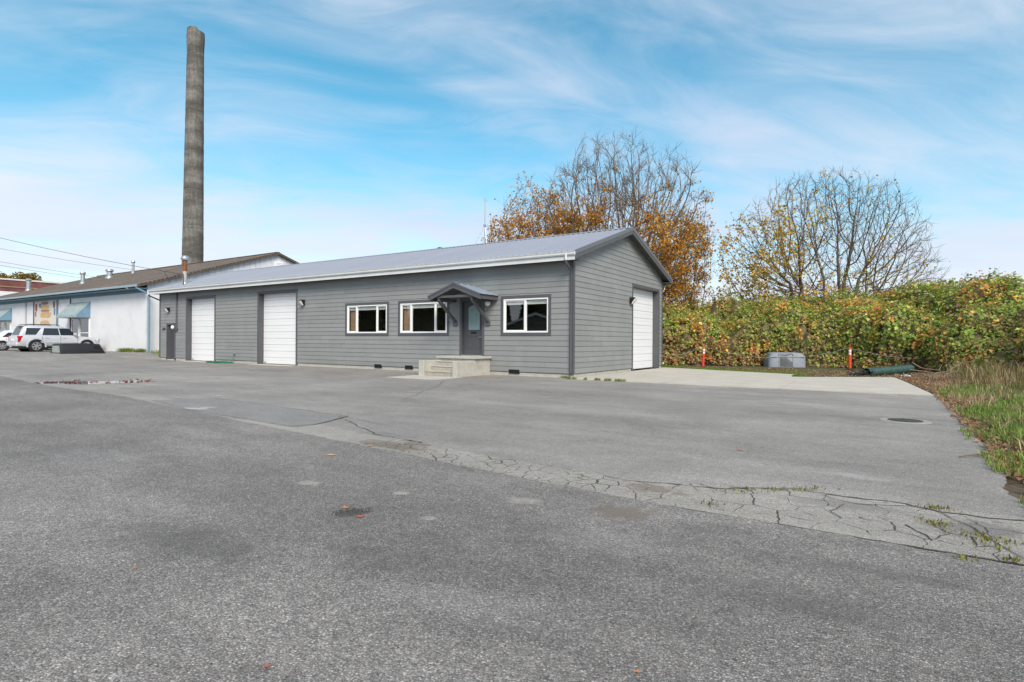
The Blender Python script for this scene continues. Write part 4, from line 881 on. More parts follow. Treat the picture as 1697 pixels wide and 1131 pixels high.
# ============================================================ CARS
mat('silver_paint', (0.56, 0.58, 0.61), 0.38, metal=0.25, var=0.02, coat=0.4); mat('white_car', (0.72, 0.73, 0.75), 0.3, var=0.03, coat=0.6)
mat('tyre', (0.015, 0.015, 0.016), 0.85); mat('alloy', (0.62, 0.63, 0.65), 0.3, metal=0.8); mat('tail_red', (0.45, 0.01, 0.02), 0.2); mat('black_plastic', (0.025, 0.025, 0.027), 0.6); mat('dark_gloss', (0.018, 0.02, 0.024), 0.12, var=0, spec=0.8)
def car(name, label, loc, rz, body, L_=4.7, W_=1.9, H_=1.76, belt=1.08, hood=1.06, kind='suv'):
    c = thing(name, label, 'car', loc, rz); h = L_ / 2; w = W_ / 2
    def loft(secs, nm, m, sm=True):
        mb = MB(); n = len(secs[0]); 
        for s in secs: mb.v += s
        mb.f = [(i * n + k, i * n + (k + 1) % n, (i + 1) * n + (k + 1) % n, (i + 1) * n + k) for i in range(len(secs) - 1) for k in range(n)] + [tuple(range(n))[::-1], tuple((len(secs) - 1) * n + k for k in range(n))]
        return mb.build(nm, m, c, smooth=sm, angle=38)
    zb = .36 if kind == 'suv' else .24
    def sec(x, hw, zt, z0=zb): r = [(x, hw * .90, z0), (x, hw * .985, z0 + .12), (x, hw, z0 + .36), (x, hw * .985, zt - .16), (x, hw * .95, zt - .04), (x, hw * .88, zt)]; return r + [(a, -b, d) for a, b, d in r[::-1]]
    bd = loft([sec(-h, w * .86, belt - .16, zb + .12), sec(-h + .06, w * .94, belt - .05, zb + .04), sec(-h + .3, w, belt), sec(-h * .3, w, belt), sec(h * .22, w, belt), sec(h * .34, w, belt - .0), sec(h * .62, w * .985, hood - .04), sec(h * .84, w * .95, hood - .12), sec(h * .95, w * .87, hood - .24, zb + .06), sec(h, w * .74, hood - .40, zb + .14)], 'body', body)
    # cabin
    if kind == 'suv': xb0, xb1, xr0, xr1 = -h + .12, h * .36, -h + .34, h * .08
    else: xb0, xb1, xr0, xr1 = -h + .55, h * .40, -h + 1.25, h * .05
    wr = w * .74; wbelt = w * .885; zr = H_ - .05
    def gsec(z, x0, x1, hw, r=.10): return [(x0 + r, hw, z), (x1 - r * 1.5, hw, z), (x1, hw - r * 1.6, z), (x1, -hw + r * 1.6, z), (x1 - r * 1.5, -hw, z), (x0 + r, -hw, z), (x0, -hw + r, z), (x0, hw - r, z)]
    loft([gsec(belt - .03, xb0, xb1, wbelt), gsec(zr - .06, xr0 + .02, xr1 + .06, wr + .03), gsec(zr, xr0 + .1, xr1 - .06, wr - .03), gsec(zr + .045, xr0 + .25, xr1 - .3, wr - .22)], 'cabin', body)
    def side(xa, xb, xc, xd, za, zt, s, nm, m, off=.008):   # pane lying on the leaning cabin side
        def hw(z): return wbelt + (wr + .03 - wbelt) * (z - belt + .03) / (zr - .06 - belt + .03) + off
        mb = MB().poly([(xa, s * hw(za), za), (xb, s * hw(za), za), (xc, s * hw(zt), zt), (xd, s * hw(zt), zt)]); o = mb.build(nm, m, c); md = o.modifiers.new('t', 'SOLIDIFY'); md.thickness = .006; return o
    DG = MATS['dark_gloss']; z0, z1 = belt + .03, zr - .13
    for s in (1, -1):
        if kind == 'suv':
            side(-h + .42, -h + .98, -h + 1.28, -h + .52, z0 + .02, z1, s, 'window', DG); side(-h + 1.33, -h + 2.28, -h + 2.20, -h + 1.44, z0, z1, s, 'window', DG); side(-h + 2.33, -h + 3.22, -h + 2.82, -h + 2.26, z0, z1, s, 'window', MATS['car_glass'])
            side(-h + 2.36, -h + 3.16, -h + 2.80, -h + 2.29, z0 + .02, z1 - .02, s, 'glass_lining', DG, .001)
        else:
            side(-h + 1.0, -h + 2.0, -h + 2.0, -h + 1.35, z0, z1, s, 'window', DG); side(-h + 2.05, -h + 3.1, -h + 2.5, -h + 2.05, z0, z1, s, 'window', DG)
        for xs_ in ((-h + 1.30, -h + 2.30, -h + 3.28) if kind == 'suv' else (-h + 1.2, -h + 2.02, -h + 3.1)):
            MB().box(xs_, xs_ + .012, *sorted((s * (w - .012), s * (w + .003))), zb + .16, belt - .05).build('door_seam', MATS['black_plastic'], c)
        for xs_ in (-h + 1.45, -h + 2.42): MB().box(xs_, xs_ + .2, *sorted((s * (w - .03), s * (w + .02))), belt - .16, belt - .12).build('door_handle', body, c, bevel=.008)
        MB().box(-h + 1.15, h * .48, *sorted((s * (w - .02), s * (w + .018))), zb + .24, zb + .32).build('side_moulding', body, c, bevel=.01)
        MB().box(-h + 1.2, h * .44, *sorted((s * (w - .12), s * (w + .03))), zb - .06, zb + .02).build('running_board', MATS['black_plastic'], c, bevel=.01)
        MB().box(h * .29, h * .29 + .14, *sorted((s * (w - .06), s * (w + .18))), belt + .02, belt + .20).build('mirror', body, c, bevel=.03)
        if kind == 'suv':
            MB().tube([(xr0 + .15, s * (wr - .08), zr + .03), (xr0 + .25, s * (wr - .08), zr + .11), (xr1 - .35, s * (wr - .08), zr + .11), (xr1 - .2, s * (wr - .08), zr + .03)], .022, 6).build('roof_rail', MATS['black_plastic'], c)
        a, b_ = sorted((s * (w * .80), s * (w * .965))); MB().extrude([(-h + .02, a, belt - .42), (-h + .02, b_, belt - .42), (-h + .02, b_, belt - .03), (-h + .05, a, belt - .03)], (.24, 0, 0)).build('tail_lamp', MATS['tail_red'], c, bevel=.02)
        MB().box(h * .86, h * .95, *sorted((s * w * .55, s * w * .86)), hood - .34, hood - .20).build('headlamp', MATS['lens_glass'], c, bevel=.03)
        for xw in (-h + .98, h - .88):
            wr_ = .385 if kind == 'suv' else .33; yo = s * (w + .004)
            ar = MB().lathe([(wr_ + .075, 0), (wr_ + .075, .012)], 26, (xw, wr_), 'y').build('wheel_arch', MATS['black_void'], c); ar.location.y = yo - (.006 if s > 0 else .006)
            V = []; nfl = 14
            for i in range(nfl + 1):
                a = math.pi * (i / nfl) * 1.1 - .05 * math.pi
                for rr_ in (wr_ + .065, wr_ + .15): V.append((xw + rr_ * math.cos(a), yo + s * .012, wr_ + rr_ * math.sin(a)))
            fo = MB().add(V, [(2 * i, 2 * i + 1, 2 * i + 3, 2 * i + 2) for i in range(nfl)]).build('wheel_flare', body, c); md = fo.modifiers.new('t', 'SOLIDIFY'); md.thickness = .05; md.offset = 0
            wh = bpy.data.objects.new('wheel', None); COL.objects.link(wh); wh.parent = c; wh.location = (xw, s * (w - .09), wr_)
            MB().lathe([(wr_ * .66, -.115), (wr_ - .04, -.115), (wr_, -.08), (wr_, .08), (wr_ - .04, .115), (wr_ * .66, .115)], 28, (0, 0), 'y').build('tyre', MATS['tyre'], wh, smooth=True)
            MB().lathe([(wr_ * .66, -.10), (wr_ * .66, .10)], 24, (0, 0), 'y').build('rim_well', MATS['black_metal'], wh)
            mb = MB().lathe([(.075, .085 * s), (.07, .13 * s)], 14, (0, 0), 'y')
            for k in range(6):
                a = k * math.pi / 3 + .3; dx, dz = math.cos(a), math.sin(a); px_, pz_ = -dz, dx
                mb.extrude([(dx * .04 + px_ * .035, s * .105, dz * .04 + pz_ * .035), (dx * wr_ * .64 + px_ * .055, s * .112, dz * wr_ * .64 + pz_ * .055), (dx * wr_ * .64 - px_ * .055, s * .112, dz * wr_ * .64 - pz_ * .055), (dx * .04 - px_ * .035, s * .105, dz * .04 - pz_ * .035)], (0, s * .014, 0))
            V = []
            for k in range(28):
                a = 2 * math.pi * k / 28
                for rr_ in (wr_ * .58, wr_ * .67): V.append((rr_ * math.cos(a), s * .122, rr_ * math.sin(a)))
            mb.add(V, [(2 * k, 2 * k + 1, (2 * k + 3) % 56, (2 * k + 2) % 56) for k in range(28)]); mb.build('rim', MATS['alloy'], wh)
    MB().poly([(xb0 - .012 + .02, -.62, belt + .04), (xb0 - .012 + .02, .62, belt + .04), (xr0 - .01, .56, zr - .12), (xr0 - .01, -.56, zr - .12)]).build('rear_window', MATS['dark_gloss'], c)
    MB().poly([(xb1 + .008, -.66, belt + .02), (xb1 + .008, .66, belt + .02), (xr1 + .075, .58, zr - .10), (xr1 + .075, -.58, zr - .10)]).build('windscreen', MATS['dark_gloss'], c)
    MB().box(-h - .06, -h + .3, -w * .95, w * .95, zb + .02, zb + .24).build('rear_bumper', body, c, bevel=.05); MB().box(h - .3, h + .03, -w * .82, w * .82, zb + .0, zb + .24).build('front_bumper', body, c, bevel=.06)
    MB().box(-h + .2, h - .3, -w * .8, w * .8, .22, zb + .05).build('underbody', MATS['black_plastic'], c)
    MB().box(-h - .012, -h + .05, -.26, .26, belt - .36, belt - .22).build('number_plate', MATS['white_vinyl'], c)
    if kind == 'suv': MB().extrude([(xr0 - .16, -wr + .05, zr - .02), (xr0 + .25, -wr + .05, zr + .02), (xr0 + .25, -wr + .05, zr + .05), (xr0 - .16, -wr + .05, zr + .015)], (0, 2 * wr - .1, 0)).build('spoiler', body, c)
    return c
HEAD = ROTZ + math.pi / 2
car('silver_suv', 'silver sport utility vehicle with roof rails parked nose-in at the white wall', LW(-39.35, -0.92, gh(-39)), HEAD, MATS['silver_paint'])
car('white_sedan', 'white car mostly hidden behind the silver vehicle at the left edge', LW(-44.6, -1.3, gh(-44)), HEAD, MATS['white_car'], 4.6, 1.8, 1.48, .94, .92, 'sedan')
# pickup canopy set down on the yard
pk = thing('pickup_canopy', 'dark pickup truck canopy lying on the asphalt beside the silver vehicle', 'truck canopy', LW(-32.75, -1.95, gh(-32.2) - .01), HEAD)
def cs(x, hw, zt): return [(x, hw, 0), (x, hw * .97, zt * .3), (x, hw * .80, zt * .9), (x, hw * .72, zt), (x, -hw * .72, zt), (x, -hw * .80, zt * .9), (x, -hw * .97, zt * .3), (x, -hw, 0)]
mb = MB(); secs = [cs(-1.12, .82, .52), cs(-1.05, .82, .60), cs(.5, .84, .62), cs(.9, .84, .56), cs(1.12, .82, .12)]
for s in secs: mb.v += s
mb.f = [(i * 8 + k, i * 8 + (k + 1) % 8, (i + 1) * 8 + (k + 1) % 8, (i + 1) * 8 + k) for i in range(4) for k in range(8)] + [tuple(range(8))[::-1], tuple(32 + k for k in range(8))]
mb.build('shell', mat('dark_shell', (.012, .013, .017), .55, var=.1), pk, smooth=True, angle=30)
MB().poly([(-1.128, -.60, .07), (-1.128, .60, .07), (-1.13, .52, .48), (-1.13, -.52, .48)]).build('rear_window', mat('hazy_glass', (.3, .33, .3), .3, var=.25, vscale=5), pk)
MB().poly([(.25, -.836, .10), (.95, -.832, .10), (.80, -.72, .46), (.62, -.70, .50)]).build('side_window', MATS['black_void'], pk)
MB().box(-1.14, 1.15, -.86, -.82, 0.0, .05).build('base_rail', MATS['black_plastic'], pk); MB().box(-1.14, 1.15, .82, .86, 0.0, .05).build('base_rail', MATS['black_plastic'], pk)
# ============================================================ WIRES
def wire(a, b, sag, label, r=.012):
    a, b = Vector(a), Vector(b); pts = [a.lerp(b, i / 24) - Vector((0, 0, sag * 4 * (i / 24) * (1 - i / 24))) for i in range(25)]
    o = MB().tube([p - a for p in pts], r, 4).build('overhead_wire', MATS['black_plastic']); o.location = a; tag(o, label, 'wire', 'wires from the street pole')
up_ = thing('utility_pole', 'brown wooden utility pole with crossarm left of the parked cars', 'utility pole', (-52, 43, .2))
MB().tube([(0, 0, -.2), (0, 0, 13)], [.17, .11], 10).build('pole', mat('pole_wood', (.16, .11, .07), .9, var=.2), up_); MB().box(-1.1, 1.1, -.06, .06, 12.1, 12.25).build('crossarm', MATS['pole_wood'], up_)
ms = LW(-24.5, -0.08, 4.84)
wire((-51.2, 43, 12.3), ms, 0.5, 'uppermost wire sloping down to the service mast of the grey building')
wire((-52, 43, 10.7), LW(-53.5, 9.9, 8.0), 0.35, 'faint middle wire dropping towards the white building\'s ridge')
wire((-52.9, 43, 9.6), LW(-53.7, 7.5, 6.95), 0.2, 'upper of two close wires above the brick warehouse')
wire((-52.9, 43, 9.3), LW(-53.8, 6.5, 6.75), 0.2, 'lower of two close wires above the brick warehouse')
dl = MB().tube([ms, ms + Vector((-.3, -.1, -.1)), ms + Vector((-.5, -.1, -.45)), ms + Vector((-.65, -.1, -.2)), ms + Vector((-.8, -.15, .08))], .014, 5).build('drip_loop', MATS['black_plastic']); tag(dl, 'short drooping cable loop beside the service mast', 'cable')
# ============================================================ BOLLARDS, ROPE, TUB, ROLL, LITTER, MANHOLE
mat('safety_orange', (0.72, 0.055, 0.02), 0.5, var=.1); mat('reflective', (.8, .78, .76), .35); mat('rope', (.3, .28, .25), .9); mat('rubber', (.02, .02, .02), .8)
def bollard(p, label, lean):
    b = thing('delineator_post', label, 'post', p, group='orange posts in front of the brambles'); b.rotation_euler = (R(lean[0]), R(lean[1]), .4)
    MB().lathe([(.17, 0), (.17, .03), (.10, .05)], 16).build('base', MATS['rubber'], b)
    MB().lathe([(.062, .04), (.058, .5), (.052, .92), (.045, .95)], 16).build('tube', MATS['safety_orange'], b, smooth=True)
    for z in (.66, .79): MB().lathe([(.0565, z), (.0565, z + .09)], 16).build('reflective_band', MATS['reflective'], b)
    MB().tube([(-.045, 0, .93), (-.045, 0, 1.05), (0, 0, 1.09), (.045, 0, 1.05), (.045, 0, .93)], .014, 6).build('top_loop', MATS['safety_orange'], b)
B1, B2 = Vector((9.1, 27.1, 0.0)), Vector((15.1, 25.4, 0.02))
bollard(B1, 'orange post with white bands nearest the grey building', (3, 1)); bollard(B2, 'orange post with white bands behind the green pipe', (-1, 0.5))
def rope(a, b, sag, label):
    a, b = Vector(a), Vector(b); pts = [a.lerp(b, i / 30) - Vector((0, 0, sag * 4 * (i / 30) * (1 - i / 30) + .02 * math.sin(i * 1.7))) - a for i in range(31)]
    o = MB().tube(pts, .008, 5).build('barrier_rope', MATS['rope']); o.location = a; tag(o, label, 'rope')
rope(B1 + Vector((0, -.05, 1.0)), B2 + Vector((0, -.03, .98)), .52, 'sagging pale rope strung between the two orange posts')
rope(B1 + Vector((0, 0, .98)), LW(.02, 8.6, .55), .12, 'short rope from the orange post back to the grey building')
rope(B2 + Vector((0, 0, .95)), (18.6, 24.2, .6), .2, 'rope trailing from the orange post into the brambles')
tb = thing('grey_canopy', 'weathered pale grey plastic shell with dark middle panel against the brambles', 'plastic shell', (13.4, 28.0, 0.0), R(-8))
def rs(x, hy, zt): return [(x, -hy, 0), (x, -hy * .94, zt * .72), (x, -hy * .8, zt * .96), (x, -hy * .6, zt), (x, hy * .6, zt), (x, hy * .8, zt * .96), (x, hy * .94, zt * .72), (x, hy, 0)]
mb = MB(); secs = [rs(-.86, .35, .10), rs(-.83, .42, .52), rs(-.72, .48, .68), rs(-.5, .5, .72), rs(.5, .5, .72), rs(.74, .48, .68), rs(.85, .42, .55), rs(.88, .35, .10)]
for s in secs: mb.v += s
k8 = 8; mb.f = [(i * 8 + k, i * 8 + (k + 1) % 8, (i + 1) * 8 + (k + 1) % 8, (i + 1) * 8 + k) for i in range(7) for k in range(8)] + [tuple(range(8))[::-1], tuple(56 + k for k in range(8))]
mb.build('shell', mat('grey_plastic', (.22, .25, .295), .65, var=.15, dirt=.6, dirtcol=(.11, .11, .095), dscale=3), tb, smooth=True, angle=45)
MB().extrude([(-.36, -.515, .05), (.24, -.515, .05), (.24, -.485, .55), (.22, -.42, .68), (-.36, -.42, .68), (-.36, -.485, .55)], (0, .02, 0)).build('middle_panel', mat('dull_panel', (.07, .08, .085), .5, var=.3, vscale=6), tb)
for x in (-.38, .26): MB().extrude([(x - .02, -.52, .04), (x + .02, -.52, .04), (x + .02, -.47, .66), (x - .02, -.47, .66)], (0, .03, 0)).build('panel_rib', MATS['grey_plastic'], tb)
MB().extrude([(-.8, -.50, .5), (.8, -.50, .5), (.8, -.49, .53), (-.8, -.49, .53)], (0, .03, 0)).build('side_rib', MATS['grey_plastic'], tb)
gr = thing('green_pipe', 'length of dark green corrugated pipe lying at the edge of the concrete', 'pipe', (12.75, 20.45, 0))
pts = [Vector((2.9 * u, 1.9 * u, .15 + .06 * u * u)) for u in [i / 150 for i in range(151)]]
MB().tube(pts, [.15 + (.010 if i % 3 else -.010) for i in range(151)], 16, cap=False).build('pipe_wall', mat('pipe_green', (.025, .07, .063), .6, var=.35, vscale=4, dirt=.7, dirtcol=(.1, .09, .07), dscale=3), gr, smooth=True, angle=60)
MB().tube([p for p in pts[2:]], .137, 14).build('pipe_bore', MATS['black_void'], gr)
mb = MB(); rk_ = random.Random(8)
for i in range(60): a = rk_.uniform(0, math.pi); q = Vector((rk_.uniform(-.6, .1), rk_.uniform(-.3, .25), .02 + .22 * rk_.random() * math.sin(a))); mb.extrude([q, q + Vector((rk_.uniform(.05, .16), rk_.uniform(-.08, .08), rk_.uniform(-.04, .05))), q + Vector((.02, .09, .02))], (0, .01, .02))
o = mb.build('torn_plastic', MATS['rubber']); o.location = (12.75, 20.5, 0); tag(o, 'crumpled black plastic scraps at the open end of the green pipe', 'plastic scraps')
lt = MB(); rk_ = random.Random(5); n = 7; V = [(i * .045 - .14 + rk_.uniform(-.015, .015), j * .04 - .1 + rk_.uniform(-.015, .015), .02 + .09 * rk_.random()) for i in range(n) for j in range(6)]
lt.add(V, [(i * 6 + j, i * 6 + j + 1, (i + 1) * 6 + j + 1, (i + 1) * 6 + j) for i in range(n - 1) for j in range(5)]); o = lt.build('litter', mat('litter_white', (.72, .72, .72), .6, var=.2, vscale=30)); o.location = (13.45, 19.4, .03); tag(o, 'crumpled white paper litter at the corner of the concrete', 'litter')
mh = thing('manhole_cover', 'round iron manhole cover with pale collar set in the yard asphalt', 'manhole', gp(1500, 698))
MB().lathe([(.34, .001), (.325, .009), (.24, .009)], 36).build('collar', mat('collar_concrete', (.29, .275, .245), .9, var=.15, bump=.4), mh); MB().lathe([(.236, .008), (.23, .013)], 32).build('cover', mat('iron', (.07, .068, .062), .55, metal=.5, var=.2, bump=.8, bscale=30), mh)
for i in range(9):
    y0 = -.18 + i * .045; hw = math.sqrt(max(0, .215 ** 2 - y0 ** 2)); MB().box(-hw, hw, y0 - .012, y0 + .012, .0125, .017).build('rib', MATS['iron'], mh)
# ============================================================ VEGETATION
leafmat('leaf', 0.5, 0.42); leafmat('grass', 0.6, 0.3)
mat('bark', (0.125, 0.10, 0.08), 0.95, var=0.3, vscale=3, bump=0.8, bscale=18)
mat('twig', (0.105, 0.08, 0.06), 0.9, var=0.2)
def quads(P, N_, U, L_, Wd, fold=0.25):
    """leaf soup: pointed folded blades at P with normal N, direction U, length L, width W -> verts (n,6,3), quads"""
    Bn = np.cross(N_, U); Bn /= np.linalg.norm(Bn, axis=1, keepdims=True) + 1e-9
    L_ = L_[:, None]; Wd = Wd[:, None]
    a = P; tip = P + U * L_; 
    r = P + U * L_ * .45 + Bn * Wd * .5 + N_ * Wd * fold; l = P + U * L_ * .45 - Bn * Wd * .5 + N_ * Wd * fold
    V = np.stack([a, r, tip, l], 1).reshape(-1, 3); n = len(P)
    i = np.arange(n)[:, None] * 4
    F = np.concatenate([i + np.array([[0, 1, 2]]), i + np.array([[0, 2, 3]])], 0)
    return V, F
def unit(a): return a / (np.linalg.norm(a, axis=1, keepdims=True) + 1e-9)
def leaves(name, P, size, palette, weights, parent, r_, up=0.4, material='leaf', drop=0.0, colors=None, jitter=.22):
    n = len(P); P = np.asarray(P, float)
    N_ = unit(r_.normal(size=(n, 3)) + np.array([0, 0, up])); U = unit(np.cross(N_, r_.normal(size=(n, 3)))); U[:, 2] -= drop; U = unit(U); N_ = unit(np.cross(U, np.cross(N_, U)))
    s = size * r_.uniform(.6, 1.3, n); V, F = quads(P, N_, U, s, s * r_.uniform(.7, 1.0, n))
    if colors is None: colors = np.array(palette)[r_.choice(len(palette), n, p=np.array(weights) / sum(weights))]
    colors = np.clip(colors * (1 + r_.uniform(-jitter, jitter, (n, 1))), 0.002, 1)
    return mesh_np(name, V, F, MATS[material], parent, np.repeat(colors, 4, 0))

from mathutils.kdtree import KDTree
def colonise(seeds, pull, attract, step=.27, infl=1.7, kill=.40, radial=.25, rounds=80, r_=None, centre=Vector((0, 0, 1))):
    """grow branches towards a cloud of points (space colonisation): returns nodes and parents"""
    nodes = []; par = []
    for (p, d, L_) in seeds:                       # each stem runs straight for a while, then starts to fork
        q = Vector(p); d = Vector(d).normalized(); last = -1; n = max(1, int(L_ / step))
        for i in range(n):
            nodes.append(q.copy()); par.append(last); last = len(nodes) - 1
            d = (d + Vector((r_.gauss(0, .05), r_.gauss(0, .05), r_.gauss(.01, .03)))).normalized(); q = q + d * step
    A = [Vector(a) for a in attract]; born = 0
    for it in range(rounds):
        kd = KDTree(len(nodes))
        for i, q in enumerate(nodes): kd.insert(q, i)
        kd.balance(); acc = {}; keepA = []
        for a in A:
            q, i, d = kd.find(a)
            if d < kill: continue
            keepA.append(a)
            if d < infl * (2.4 if it < 8 else 1): acc.setdefault(i, []).append((a - q).normalized())
        A = keepA
        if not acc: break
        new = 0
        for i, ds in acc.items():
            d = Vector((0, 0, 0))
            for v in ds: d += v
            d = d.normalized() + (nodes[i] - centre).normalized() * radial + Vector((r_.gauss(0, .09), r_.gauss(0, .09), r_.gauss(.03, .08)))
            q = nodes[i] + d.normalized() * step
            if kd.find(q)[2] < step * .4: continue
            nodes.append(q); par.append(i); new += 1
        if not new: break
    return nodes, par
def make_tree(name, label, base, seeds, attract, seed, dens, size, palette, wts, cols=None, tip=.0095, expo=2.12, twigs=3, twl=.6, radial=.25, **kw):
    t = thing(name, label, 'tree', base, group='autumn maples beyond the building'); r = random.Random(seed); r_ = np.random.default_rng(seed)
    nodes, par = colonise(seeds, None, attract, r_=r, radial=radial, **kw); n = len(nodes)
    kids = [[] for _ in range(n)]
    for i, p in enumerate(par):
        if p >= 0: kids[p].append(i)
    rad = [0.0] * n
    for i in range(n - 1, -1, -1):
        rad[i] = tip if not kids[i] else sum(rad[k] ** expo for k in kids[i]) ** (1 / expo)
    tr, tw, tips = MB(), MB(), []
    starts = [(i, None) for i, p in enumerate(par) if p < 0]
    while starts:
        i, frm = starts.pop(); chain = ([frm] if frm is not None else []) + [i]
        while kids[i]:
            ks = sorted(kids[i], key=lambda k: -rad[k])
            for k in ks[1:]: starts.append((k, i))
            i = ks[0]; chain.append(i)
        rr = [rad[k] for k in chain]
        if frm is not None: rr[0] = rr[1]
        pts = [nodes[k] for k in chain]
        if len(pts) < 2: continue
        big = rr[0] > .035; (tr if big else tw).tube(pts, rr, 7 if rr[0] > .07 else (5 if big else 3), cap=False)
    for i in range(n):
        if rad[i] < .03:
            d0 = (nodes[i] - nodes[par[i]]).normalized() if par[i] >= 0 else Vector((0, 0, 1))
            for _ in range(twigs if not kids[i] else (1 if r.random() < .55 * twigs / 2 else 0)):
                d = (d0 + Vector((r.gauss(0, .45), r.gauss(0, .45), r.gauss(.15, .35)))).normalized(); L_ = twl * r.uniform(.5, 1.3); q = nodes[i]; m_ = q + d * L_ * .5; e = m_ + (d + Vector((r.gauss(0, .2), r.gauss(0, .2), .15))).normalized() * L_ * .5
                tw.tube([q, m_, e], [.0075, .006, .004], 3, cap=False); tips += [m_, e]
            tips.append(nodes[i])
    tr.build('trunk', MATS['bark'], t, smooth=True, angle=80)
    me = bpy.data.meshes.new('twigs'); me.from_pydata(tw.v, [], tw.f); link('twigs', me, MATS['twig'], t)
    P = []
    for q in tips:
        k = dens(q); m_ = int(k) + (1 if r.random() < k - int(k) else 0)
        for _ in range(m_): P.append((q.x + r.gauss(0, .09), q.y + r.gauss(0, .09), q.z + r.gauss(-.05, .08)))
    P = np.array(P); leaves('crown', P, size, palette, wts, t, r_, up=.2, drop=.5, colors=cols(P, r_) if cols else None)
    return t
def cloud(n, c, rad, r_, inner=.25, zmin=-9, shape=None):
    """points filling an ellipsoid, denser towards its skin"""
    out = []
    while len(out) < n:
        d = unit(r_.normal(size=(1, 3)))[0]; k = inner + (1 - inner) * r_.random() ** .55
        p = np.array(c) + d * k * np.array(rad) * (1 + .16 * mnoise.noise((d[0] * 2.3 + c[0], d[1] * 2.3, d[2] * 2.3 + c[2])))
        if p[2] > zmin and (shape is None or shape(p)): out.append(p)
    return out
def clump(q, f, s): return mnoise.noise((q.x * f + s, q.y * f, q.z * f + s))
ORG = [(0.60, 0.25, 0.04), (0.66, 0.34, 0.05), (0.50, 0.21, 0.045), (0.38, 0.18, 0.05), (0.66, 0.43, 0.07), (0.38, 0.30, 0.06)]
def fan(n, L_, el, seed, off=.3, c=(0, 0, 0)):
    rr = random.Random(seed); out = []
    for i in range(n):
        a = 2 * math.pi * (i + rr.uniform(-.3, .3)) / n; e = R(rr.uniform(*el)); out.append(((c[0] + math.cos(a) * off, c[1] + math.sin(a) * off, c[2]), (math.cos(a) * math.cos(e), math.sin(a) * math.cos(e), math.sin(e)), L_ * rr.uniform(.8, 1.2)))
    return out
r_ = np.random.default_rng(12)
def densA(q):
    c = clump(q, .5, 3) + .35 * clump(q, 1.6, 9); side = math.hypot(q.x, q.y)
    k = max(0, 1 - (q.z - 5.5) / 4.6) * (.75 + 2.4 * c) + max(0, (side - 3.4) / 2.4) * max(0, 1 - (q.z - 8.6) / 3.0) * (.7 + 2.2 * c) + (.5 if q.x < -1.5 and q.z < 9.6 and c > 0 else 0)
    return max(.05 if q.z < 11 else .025, min(3.0, k * 1.7))
make_tree('maple_tree', 'tall broad maple with bare rounded top and orange lower leaves behind the gable', (6.9, 37, 0), fan(13, 5.0, (64, 84), 3) + fan(13, 4.2, (40, 62), 4), cloud(7500, (0, 0, 7.4), (5.7, 5.2, 6.6), r_, .3, 2.0), 21, densA, .14, ORG, [3, 3.2, 2.6, 2, 1.6, .8], radial=1.15, centre=Vector((0, 0, .5)))
def densB(q): c = clump(q, .6, 8) + .3 * clump(q, 1.7, 2); return max(.15, min(3.0, (1.6 + 3.0 * c) * (1.0 if q.z < 9.4 else .5)))
make_tree('maple_tree', 'shorter orange-leaved maple showing over the roof beside the antenna mast', (1.45, 38.5, 0), fan(10, 3.4, (55, 82), 7), cloud(3600, (0, 0, 6.9), (3.4, 3.4, 5.0), r_, .25, 2.2), 22, densB, .145, ORG, [3, 3.4, 2.6, 1.8, 1.8, .5], radial=.4, centre=Vector((0, 0, .5)))
def colC(P, r_):
    pal = np.array([(0.62, 0.31, 0.05), (0.68, 0.42, 0.06), (0.47, 0.23, 0.055), (0.52, 0.42, 0.065), (0.36, 0.37, 0.07)]); w = np.array([2.6, 3, 1.8, 2.0, 1.4]); return pal[r_.choice(5, len(P), p=w / w.sum())]
def densC(q): c = clump(q, .75, 5) + .35 * clump(q, 1.9, 1); return max(.04, min(1.9, .45 + 2.9 * c))
make_tree('maple_tree', 'slender maple with loose orange and green leaves right of the gable', (10.5, 36, 0), fan(7, 2.6, (60, 84), 9), cloud(2400, (0, 0, 5.2), (2.1, 2.4, 4.6), r_, .2, 1.0), 23, densC, .15, ORG, [1] * 6, cols=colC, radial=.3)
def densD(q):
    c = clump(q, .6, 2) + .3 * clump(q, 1.7, 4)
    if q.x < -2.6 and q.z < 9.6: return max(.08, min(2.0, (.7 + 2.9 * c) * min(1, (-2.0 - q.x) / 1.6)))
    if abs(q.x) < 2.2 and q.z < 5.4: return .45 if c > -.05 else .1
    return .09 if c > .1 else .03
def colD(P, r_):
    pal = np.array([(0.66, 0.38, 0.05), (0.62, 0.43, 0.06), (0.52, 0.26, 0.06), (0.44, 0.44, 0.075), (0.68, 0.50, 0.085)]); w = np.array([3, 2.2, 1.2, 1.2 , 1.5]); return pal[r_.choice(5, len(P), p=w / w.sum())]
sD = [((-2.2, 0, 0), (-.34, .1, 1), 5.0), ((-1.9, .3, 0), (-.22, .2, 1), 5.2), ((-.5, .1, 0), (-.30, 0, 1), 5.6), ((-.1, 0, 0), (-.12, .1, 1), 5.6), ((.1, .2, 0), (.03, .0, 1), 5.8), ((.3, 0, 0), (.14, -.1, 1), 5.6), ((1.0, 0, 0), (.24, .1, 1), 5.4), ((1.2, 0, 0), (.52, 0, .95), 5.6), ((.0, .4, 0), (.1, .6, .9), 4.5), ((.2, -.4, 0), (.1, -.5, .95), 4.5), ((-2.4, -.2, 0), (-.7, 0, .8), 4.0), ((1.1, -.2, 0), (.85, .1, .7), 4.0)]
aD = cloud(7000, (-.3, 0, 5.0), (6.4, 5.0, 6.7), r_, .32, 3.6) + cloud(1300, (-4.4, 0, 4.2), (1.9, 2.2, 2.0), r_, .1, 2.2)
